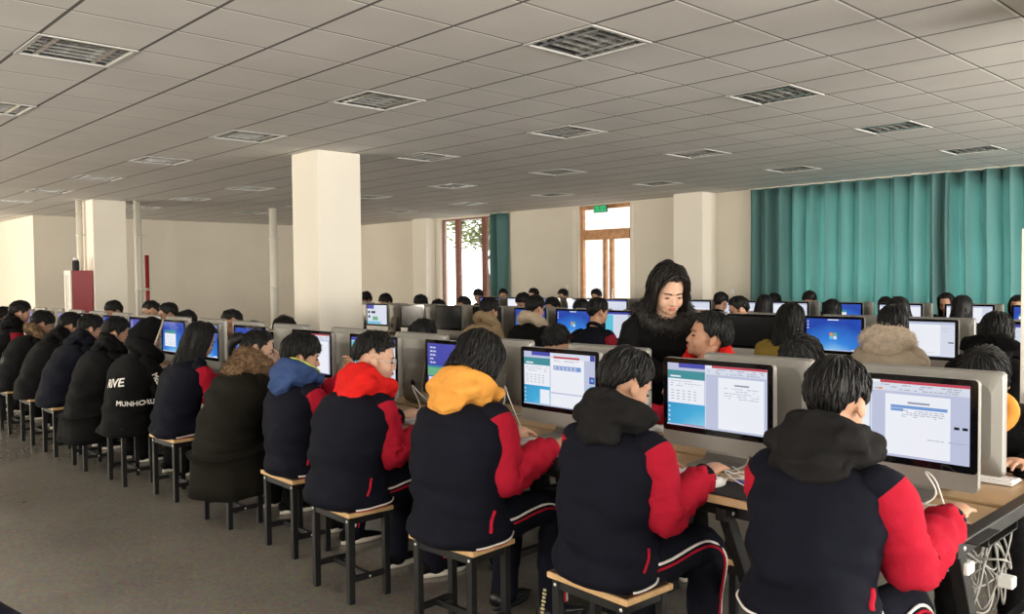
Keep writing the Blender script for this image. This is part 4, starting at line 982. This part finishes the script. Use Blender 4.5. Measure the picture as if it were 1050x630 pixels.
for i, (x, y, z) in enumerate(ms):
    place(MOUSE, (x, y, DH+.004), R(z), 'white computer mouse under the hand of %s' % who[i], 'mouse', 'white mice')
for i, (x, y) in enumerate(((2.77, .955), (2.74, 1.70), (2.74, 2.50), (2.78, 3.27))):
    m = MB(); m.box((0, 0, .002), (.20, .235, .004), bev=.0015); p = m.build('mouse_pad', PAD, None, loc=(x, y, DH)); tag(p, 'black mouse pad on the desk beside %s' % who[i], 'mouse pad', 'black mouse pads')
def cable(name, pts, r, M, label, cat='cable', group=None, n=60):
    m = MB(); m.tube(spline(pts, n), r, n=6); o = m.build(name, M, None, True); return tag(o, label, cat, group)
def tangle(c, rad, n, seed, r, M, label, flat=.3, nm='cable_tangle'):
    rr = random.Random(seed); pts = []; a = 0
    for i in range(n):
        a += rr.uniform(.7, 1.7); q = rr.uniform(.25, 1)
        pts.append((c[0]+rad[0]*q*math.cos(a), c[1]+rad[1]*q*math.sin(a), max(c[2], c[2]+rad[2]*rr.random())))
    return cable(nm, pts, r, M, label, 'cable', None, n*7)
tangle((2.83, 1.02, DH+.004), (.05, .12, .05), 12, 3, .0028, CABLEW, 'loose white cable looped behind the nearest mouse')
cable('cable', [(2.88, .93, DH+.004), (2.90, 1.0, DH+.02), (2.93, 1.05, DH+.11), (2.95, 1.09, DH+.13), (2.96, 1.06, DH+.06), (2.93, 1.12, DH+.01), (2.87, 1.25, DH+.005)], .003, CABLEW, 'white cable standing in a loop under the nearest screen')
tangle((2.86, 1.66, DH+.004), (.09, .16, .06), 22, 5, .0026, CABLEW, 'heap of white cables on the desk between the two nearest students')
tangle((2.88, 2.52, DH+.004), (.06, .12, .03), 9, 8, .0024, CABLEW, 'thin white cable curled beside the second student keyboard')
cable('cable', [(3.05, 3.15, DH+.02), (3.02, 3.2, DH+.16), (3.06, 3.28, DH+.22), (3.10, 3.33, DH+.12), (3.05, 3.4, DH+.01)], .003, CABLEW, 'white cable arching up beside the yellow hood')
cable('cable', [(3.12, 3.95, DH+.02), (3.05, 4.02, DH+.12), (3.06, 4.10, DH+.15), (3.08, 4.05, DH+.03), (2.98, 4.0, DH+.01)], .003, CABLEW, 'white cable hanging in front of the computer stand left of the yellow hood')
for i, (x, y) in enumerate(((2.81, 1.79), (2.84, 1.73), (3.07, 3.22))):
    m = MB(); m.box((0, 0, .008), (.035, .016, .012), bev=.003); m.box((.024, 0, .008), (.014, .011, .006)); o = m.build('cable_plug', BLUEPLUG, None, loc=(x, y, DH)); o.rotation_euler = (0, 0, R(40+30*i)); tag(o, ['small blue plug by the hand of the second student', 'small blue plug among the heaped white cables', 'small blue plug near the yellow hood'][i], 'plug')
for j in range(5):
    y = 1.1+.8*j
    tangle((3.185, y+.25, .655), (.13, .30, .08), 26, 20+j, .005, CABLEG if j % 2 else CABLEW, 'pale cable tangle in the tray below the front desks, %s from the near end' % N_[j])
tangle((3.1, 1.72, .47), (.16, .13, .15), 24, 41, .004, CABLEW, 'white cables hanging below the desk between the two nearest students')
tangle((3.30, 1.02, .34), (.20, .10, .30), 46, 43, .0038, CABLEG, 'bundle of pale cables hanging at the near end of the desk')
def strip(loc, rz, label):
    r = empty('power_strip', loc, rz, label, 'power strip'); m = MB(); m.box((0, 0, .018), (.055, .30, .036), bev=.006); m.build('case', WHITEP, r)
    for k in range(4):
        s = MB()
        for dy in (-.008, .008): s.box((0, -.10+.062*k+dy, .0365), (.014, .003, .002))
        s.box((.012, -.10+.062*k, .0365), (.004, .008, .002)); s.build('socket', DARKPL, r)
    m = MB(); m.ell((0, .130, .037), (.012, .008, .004)); m.build('switch', mat('switch_red', (.5, .03, .03), .4), r, True)
    m = MB(); m.tube(spline([(0, .15, .018), (0, .22, .01), (.1, .28, .0), (.3, .25, .0)], 14), .004, n=8); m.build('cord', CABLEW, r, True)
strip((2.69, 1.01, .655), 0, 'white power strip hung under the front edge of the nearest desk')
m = MB(); m.box((0, 0, .02), (.05, .05, .04), bev=.005); o = m.build('power_adapter', WHITEP, None, loc=(3.26, .93, .45)); tag(o, 'small white power adapter among the cables at the desk end', 'adapter')

# ------------------------------------------------------------------ the people
U = dict(top=NAVY, sleeve=RED, hemstripe=1, pocket=1, legstripe=1)
pe = []
def near(i, y, **k):
    d = dict(loc=(XS[i], y, 0), seed=11+i*7, vox=.0046 if i < 5 else .006); d.update(k); p = person(d); pe.append(p); return p
near(0, 1.17, **U, hemarc=170, hem=.085, flare=.012, label='student at the near end in a black hooded jacket with red sleeves', hair='short', hood='down', hoodm=CHAR, hoodk=1.08, hoodl='big charcoal hood lying on the back', sc=1.055, bulk=.93, lean=10, nf=.015, hpitch=17, hyaw=3, right=(.41, -.235, .80), left=(.40, .14, .80), right_curl=.35)
near(1, 1.99, **U, label='student with bowed head, charcoal hood and red sleeves, second in the row', hair='short', hood='down', hoodm=CHAR, hoodk=.97, hoodl='charcoal hood lying on the back', sc=1.02, bulk=.95, lean=6, nf=.005, hpitch=24, hyaw=-18, right=(.31, -.205, .80), left=(.26, .02, .80), right_curl=.4, rleg=((.42, -.13, .50), (.40, -.14, .085)))
near(2, 2.76, **U, label='student in a navy jacket with bright yellow hood, resting a hand on the mouse', hair='bob', hood='down', hoodm=YEL, hoodk=1.08, hoodl='bright yellow hood', cuff=RED, sc=1.09, lean=6, nf=-.005, hpitch=30, hyaw=6, bulk=1.16, right=(.345, -.205, .80), right_curl=.4, shoe='boot', rleg=((.42, -.13, .51), (.40, -.16, .085)))
near(3, 3.58, **U, label='boy in glasses with a bright red hood, face in profile', hair='fade', hood='down', hoodm=HOODRED, hoodk=1.08, hoodl='bright red hood', glasses=1, skin=SKIN3, sc=1.02, lean=11, nf=.035, hpitch=6, hyaw=-32, bulk=1.12, right=(.36, -.20, .79), rleg=((.40, -.12, .50), (.42, -.14, .085)))
near(4, 4.36, **U, label='boy in a blue hood with lime piping, fist held to his mouth', hair='bowl', hood='down', hoodm=BLUE, hoodl='blue hood', piping=LIME, sc=.95, bulk=.96, lean=3, nf=.0, hpitch=8, hyaw=-24, skin=SKIN, left=(.34, -.02, .97), left_dir=(.1, -.4, .9), left_up=(1, 0, 0), left_elbow=(.2, .6, -1), left_curl=1.1, right=(.33, -.19, .79), rleg=((.40, -.12, .50), (.28, -.15, .085)))
near(5, 5.17, label='girl with tied hair in an olive black coat with brown fur hood', top=OLIVE, sleeve=OLIVE, coat=.24, puff=.010, bulk=1.12, flare=.055, hair='tied', hood='fur', hoodm=FURB, hoodl='brown fur trimmed hood', scarf=ORANGE, skin=SKIN3, sc=.97, lean=20, hpitch=10, hyaw=-26, trouser=BLACK, left=(.36, .06, .95), left_dir=(.1, -.3, .9), left_up=(1, 0, 0), left_curl=.9, left_elbow=(.3, .6, -1))
near(6, 6.04, top=NAVY, sleeve=RED, hemstripe=1, label='girl with long loose black hair and one red sleeve showing', hair='long', sc=.99, lean=15, hpitch=20, hyaw=-8, legstripe=1)
h7 = near(7, 6.75, label='student with a black hood pulled up, white lettering on the back', top=BLACK, sleeve=BLACK, hair=None, hood='up', hoodm=BLACK, trim=CREAM, flare=.035, sc=1.0, lean=12, hpitch=18, hyaw=-14, bulk=1.08, trouser=BLACK, hem=-.11)
near(8, 7.52, label='boy in a long black coat seen in profile with a hand at his mouth', top=BLACK, sleeve=BLACK, coat=.20, bulk=1.1, flare=.055, hair='short', skin=SKIN, hood='down', hoodm=BLACK, hoodl='black hood', hoodk=.9, sc=1.0, lean=20, hpitch=14, hyaw=-18, trouser=BLACK, right=(.44, -.04, 1.0), right_dir=(.2, .3, .8), right_up=(1, 0, 0), right_curl=1.0, right_elbow=(.2, -.6, -1))
near(9, 8.31, label='boy in a dark navy jacket, ear and glasses just showing', top=NAVY, sleeve=NAVY, hair='short', hood='down', hoodm=NAVY, bulk=1.12, glasses=1, sc=1.03, lean=24, hpitch=18, hyaw=-8, trouser=BLACK)
p10 = near(10, 9.05, label='student bowed low in black, tenth from the near end', top=BLACK, sleeve=BLACK, hood='down', hoodm=BLACK, bulk=1.12, hair='bowl', sc=1.05, lean=26, hpitch=28, trouser=BLACK)
p11 = near(11, 9.88, label='student in black with a brown fur collar and pale lettering on the back', top=BLACK, sleeve=BLACK, hair='bowl', hood='fluff', hoodm=FURB, hoodl='brown fur collar', bulk=1.12, sc=1.03, lean=24, hpitch=20, trouser=BLACK)
near(12, 10.67, label='tall student with maroon sleeve at the left edge', top=BLACK, sleeve=DKRED, hair='short', hood='down', hoodm=BLACK, bulk=1.12, sc=1.16, lean=20, hpitch=14, hyaw=-6, trouser=BLACK)
near(13, 11.46, label='student in black cut by the left edge of the picture', top=BLACK, sleeve=BLACK, hair='bowl', hood='down', hoodm=BLACK, sc=1.05, lean=24, hpitch=18, trouser=BLACK)

person(dict(loc=(.28, 1.74, 0), rz=180, seed=5, top=NAVY, sleeve=NAVY, hair='short', sc=1.0, lean=1, label='seated student in navy, just a sliver at the lower left corner', lod=0))
place(STOOL, (.28, 1.74, 0), 0, 'stool under the student at the lower left corner', 'stool')
def far(x, y, label, f=-1, lod=0, **k):
    d = dict(loc=(x, y, 0), rz=180 if f < 0 else 0, seed=int(abs(x*31+y*57)) % 997, lod=lod, label=label, lean=24, hpitch=16, sc=1.03, top=BLACK, sleeve=BLACK, trouser=BLACK); d.update(k); p = person(d); pe.append(p); return p
g1 = 'students on the far side of the front row'
far(4.12, 1.16, 'student with black bowl cut bent low behind the nearest computer', lod=1, vox=.006, hair='bowl', lean=30, hpitch=34, sc=1.10, collarm=YEL, collarl='yellow collar', group=g1, skin=SKIN)
far(4.12, 1.95, 'student with thick black hair bowed behind the second computer', lod=1, vox=.006, hair='bowl', lean=30, hpitch=34, sc=1.13, top=NAVY, sleeve=RED, group=g1)
far(4.06, 2.62, 'boy in red collared jacket turned to look up at the teacher', lod=1, hair='short', skin=SKIN2, lean=8, hpitch=-14, hyaw=-44, sc=1.12, hs=1.06, top=NAVY, sleeve=RED, hood='down', hoodm=HOODRED, hoodk=.8, hoodl='red hood', group=g1)
far(4.14, 3.60, 'boy with shaved sides looking down behind the third computer', lod=1, vox=.006, hair='fade', lean=28, hpitch=30, hyaw=20, sc=1.08, group=g1)
far(4.12, 4.28, 'student leaning low with messy hair behind the yellow hood', lod=1, vox=.006, hair='messy', lean=36, hpitch=30, sc=.98, group=g1)
far(4.14, 4.95, 'student with black hair bowed behind the red hooded boy', lod=0, hair='bowl', lean=28, hpitch=34, sc=1.08, group=g1)
far(4.35, 7.05, 'student in black bending beside the big pale column', lod=0, hair='short', lean=42, hpitch=40, sc=1.2, top=BLACK, sleeve=DKRED, group=g1)
far(4.12, 7.66, 'student half hidden behind the coat girl computer', lod=0, hair='bowl', lean=30, hpitch=25, sc=.92, group=g1)
far(4.12, 8.22, 'boy with shaved sides facing left above the computers by the white pipe', lod=0, hair='fade', lean=24, hpitch=10, hyaw=-25, sc=1.03, group=g1)
far(4.14, 9.25, 'student with rounded hair behind the long haired girl', lod=0, hair='bowl', lean=28, hpitch=24, sc=1.02, group=g1)
far(4.12, 9.85, 'boy with an ear showing, right of the far column pipes', lod=0, hair='short', lean=22, hpitch=12, hyaw=-20, sc=1.10, group=g1)
far(4.12, 10.45, 'boy in glasses just right of the far column', lod=0, hair='fade', lean=20, hpitch=8, hyaw=-20, sc=1.10, glasses=1, group=g1)
far(4.12, 11.65, 'student with rounded hair before the far column', lod=0, hair='bowl', lean=22, hpitch=16, sc=1.10, group=g1)
# the teacher
far(4.12, 3.06, 'woman standing in a dark coat with fur hood, looking down at the turned boy', rz=-128, lod=1, stand=True, hip=.85, hair='teacher', hairm=HAIRB, closed=1, skin=SKIN3, lean=16, hpitch=22, hyaw=4, hs=1.12, sc=1.0, bulk=1.1, top=BLACK, sleeve=BLACK, coat=.16, hood='fur', hoodm=FURD, hoodk=1.12, hoodz=-.045, nf=.015, hoodl='dark fur trimmed hood', right=(.34, -.06, 1.0), left=(.34, .05, .98), right_dir=(.3, .7, -.3), left_dir=(.3, -.7, -.3), right_elbow=(-.4, -1, -.5), left_elbow=(-.4, 1, -.5), seed=77)
# middle row, seen from behind
m_ = 'students seen from behind in the middle row'
far(6.05, 1.86, 'student in a bulky black hooded coat at the right of the middle row', 1, 1, vox=.007, hair='bob', hood='down', hoodm=BLACK, hoodk=1.25, bulk=1.25, lean=16, hpitch=20, sc=1.06, group=m_)
far(6.05, 2.52, 'student in a beige coat with pale fur hood', 1, 1, vox=.007, hair='long', hood='fur', hoodm=FURG, hoodk=1.15, top=BEIGE, sleeve=BEIGE, bulk=1.2, puff=.008, lean=10, hpitch=10, sc=1.10, group=m_)
far(6.05, 3.32, 'student in a mustard coat with long black hair', 1, 1, vox=.007, hair='long', top=MUST, sleeve=MUST, lean=10, hpitch=14, sc=1.10, bulk=1.08, group=m_)
far(6.05, 5.36, 'boy in a navy jacket with maroon sleeves left of the teacher', 1, 1, vox=.007, hair='short', top=NAVY, sleeve=DKRED, lean=16, hpitch=10, hyaw=-18, sc=1.14, skin=SKIN2, group=m_)
far(6.05, 6.16, 'student in black with a cream fleece collar', 1, 1, vox=.007, hair='short', hood='fluff', hoodm=CREAM, hoodl='cream fleece collar', lean=10, hpitch=10, sc=1.15, bulk=1.2, group=m_)
far(6.05, 6.95, 'student with messy hair in a fluffy tan coat', 1, 1, vox=.007, hair='messy', hood='fluff', hoodm=TAN, hoodl='tan fleece collar', top=TAN, sleeve=TAN, lean=18, hpitch=8, sc=1.12, bulk=1.2, group=m_)
f_ = 'students beyond the middle row computers'
for y, lb, kw in ((3.12, 'long haired head behind the beige coat, beyond the middle computers', dict(hair='long', sc=1.16)), (4.75, 'boy facing left beyond the dark computer of the middle row', dict(hair='short', hyaw=-50, sc=1.14)),
                  (5.62, 'head just right of the teacher beyond the middle row', dict(hair='short', sc=1.14)), (6.95, 'black haired head beyond the maroon sleeved boy', dict(hair='bowl', sc=1.05)), (7.44, 'dark shoulders before the wooden door, beyond the blue screen', dict(hair='short', sc=1.08)),
                  (7.95, 'broad black haired head beyond the cream collared student', dict(hair='bowl', sc=1.16)), (9.15, 'dark head below the tall bright window', dict(hair='short', sc=1.08)), (9.75, 'low dark head beyond the speckled grey screen', dict(hair='bowl', sc=1.0)), (10.15, 'round black head in front of the tall window pilaster', dict(hair='bowl', sc=1.10)),
                  (11.05, 'second head right of the big pale column', dict(hair='bowl', sc=1.12)), (11.6, 'head closest to the right side of the big pale column', dict(hair='bowl', sc=1.16))):
    far(8.0, y, lb, group=f_, lean=20 if y > 9 else 18, **kw)
r_ = 'students seen from behind in the last row'
for y, lb, kw in ((3.2, 'long dark haired student before the white and blue screens of the last row', dict(hair='long', sc=1.10)), (4.62, 'dark head low before the last row screen at the curtain', dict(hair='bob', sc=1.0)), (5.52, 'long haired student seen from behind at the curtain edge', dict(hair='long', sc=1.08)), (6.15, 'dark head before the pale pilaster', dict(hair='short', sc=1.12))):
    far(9.45, y, lb, 1, group=r_, lean=14, **kw)
c_ = 'students facing the room along the last row'
for y, lb, kw in ((3.15, 'long haired head at the right end of the last row', dict(hair='long', sc=1.06)), (3.95, 'long haired head at the dark gap between the curtains', dict(hair='long', sc=1.10)), (4.72, 'face peeping between last row screens beside the curtain', dict(hair='bowl', sc=1.0)), (5.78, 'small dark head above the white screen at the curtain, on the right', dict(hair='bowl', sc=1.12)), (6.33, 'small dark head above the white screen at the curtain, on the left', dict(hair='bowl', sc=1.06)),
                  (7.9, 'dark head behind the fur hood of the teacher', dict(hair='short', sc=1.06)), (9.75, 'boy facing us in front of the wooden door', dict(hair='short', sc=1.14)), (10.55, 'boy facing us left of the wooden door', dict(hair='short', sc=1.14)), (11.3, 'small head beyond the cream collared student', dict(hair='short', sc=1.16)), (12.15, 'boy in profile before the narrow curtain', dict(hair='short', hyaw=50, sc=1.14)), (12.9, 'boy looking down before the tall bright window', dict(hair='bowl', sc=1.12))):
    far(11.55, y, lb, group=c_, lean=18, **kw)
finish_remesh()

# lettering on clothes
def jprint(p, s, size, o, u, v, d, label, m=WHITEC, bold=.0, arc=0): return print_on(p['jacket'], s, size, o, u, v, d, 'lettering', m, label, bold, arc)
jprint(h7, 'RIVE', .088, (-.1, -.085, .775), (0, -1, .12), (.1, 0, 1), (1, 0, 0), 'white block lettering', bold=.004)
jprint(h7, 'MUNHORU', .05, (0, -.17, .625), (.75, -.6, 0), (0, 0, 1), (.6, .75, 0), 'white curved lettering', bold=.003, arc=.5)
jprint(p11, 'IVE', .085, (-.1, 0, .74), (0, -1, .1), (.1, 0, 1), (1, 0, 0), 'pale lettering', mat('faded_print', (.16, .15, .13), .8), bold=.002)
slv_ = [c for c in h7['root'].children if c.name.startswith('sleeve')][0]
S_, E_, W2_ = h7['arms'][-1]; ax_ = (W2_-E_).normalized()
print_on(slv_, 'Mcou', .055, (S_+E_)/2+V((0, 0, -.02)), (E_-S_).normalized(), (1, 0, .4), (.1, 1, 0), 'lettering', WHITEC, 'white lettering', .003)
# boot marking of the yellow hooded student
bt_ = [c for c in pe[2]['root'].children if c.name.startswith('shoe')][0]
A_ = pe[2]['legs'][-1][2]
m = MB(); rr = random.Random(2)
for k in range(7):
    z = .012+.016*k; m.box((A_.x-.083+.003*k, A_.y-.012, A_.z-.03+z), (.006, .020 if k % 2 else .014, .009))
m.build('heel_ribbon', mat('cream_print', (.7, .62, .35), .6), bt_)['label'] = 'cream lettered heel ribbon'

# remove the patterns the copies were made from
def kill(o):
    for c in [c for c in bpy.data.objects if c.parent == o]: kill(c)
    bpy.data.objects.remove(o)
for o in (DESK, STOOL, COMP, KEYB, MOUSE): kill(o)

# ------------------------------------------------------------------ daylight
w = bpy.data.worlds.new('sky'); scn.world = w; w.use_nodes = True
bg = w.node_tree.nodes['Background']; bg.inputs['Color'].default_value = (1.0, .98, .95, 1); bg.inputs['Strength'].default_value = 4.0
def area(loc, rot, sx, sy, e, col=(1, .95, .88)):
    l = bpy.data.lights.new('window_daylight', 'AREA'); l.shape = 'RECTANGLE'; l.size = sx; l.size_y = sy; l.energy = e; l.color = col
    o = bpy.data.objects.new('window_daylight', l); COL.objects.link(o); o.location = loc; o.rotation_euler = rot; return o
TILT = 32   # light comes in off the sunlit ground, rising towards the ceiling
for i, (a, b, z0, z1) in enumerate(LW): area((XL-.45, (a+b)/2, (z0+z1)/2-.1), (0, R(-90-TILT), 0), z1-z0, b-a, (170, 170, 200, 330, 380, 380, 1100)[i], (1, .90, .75))
for i, (a, b, z0, z1) in enumerate(FW): area(((a+b)/2, YB-.45, (z0+z1)/2-.1), (R(90+TILT), 0, 0), b-a, z1-z0, (320, 560, 800, 800)[i], (1, .94, .86))
area((XW+.5, (CURW[0]+CURW[1])/2, (CURW[2]+CURW[3])/2), (0, R(90), 0), CURW[3]-CURW[2], CURW[1]-CURW[0], 950, (1, .98, .94))

# ------------------------------------------------------------------ camera
f, pitch, roll, yaw = 866.70, R(2.01802749), R(-.54043062), R(43.55561347)
def lin(x, y, wv):
    c, s = math.cos(roll), math.sin(roll); x, y = c*x-s*y, s*x+c*y
    c, s = math.cos(pitch), math.sin(pitch); fw, up = c*wv+s*y, -s*wv+c*y
    return V((x*math.cos(yaw)+fw*math.sin(yaw), -x*math.sin(yaw)+fw*math.cos(yaw), up))
X_, Y_, Z_ = lin(1, 0, 0), lin(0, 1, 0), -lin(0, 0, 1)
cd = bpy.data.cameras.new('camera'); cam = bpy.data.objects.new('camera', cd); COL.objects.link(cam); scn.camera = cam
M4 = Matrix((X_, Y_, Z_)).transposed().to_4x4(); M4.translation = V((0, 0, 1.55)); cam.matrix_world = M4
cd.sensor_fit = 'HORIZONTAL'; cd.sensor_width = 36; cd.lens = f/1050*36; cd.clip_start = .05; cd.clip_end = 200
vs = scn.view_settings; vs.view_transform = 'Standard'; vs.look = 'None'; vs.gamma = 1; vs.use_curve_mapping = False; vs.exposure = -.10
scn.cycles.use_denoising = True; scn.cycles.max_bounces = 10; scn.cycles.diffuse_bounces = 6; scn.cycles.glossy_bounces = 4; scn.cycles.sample_clamp_indirect = 6
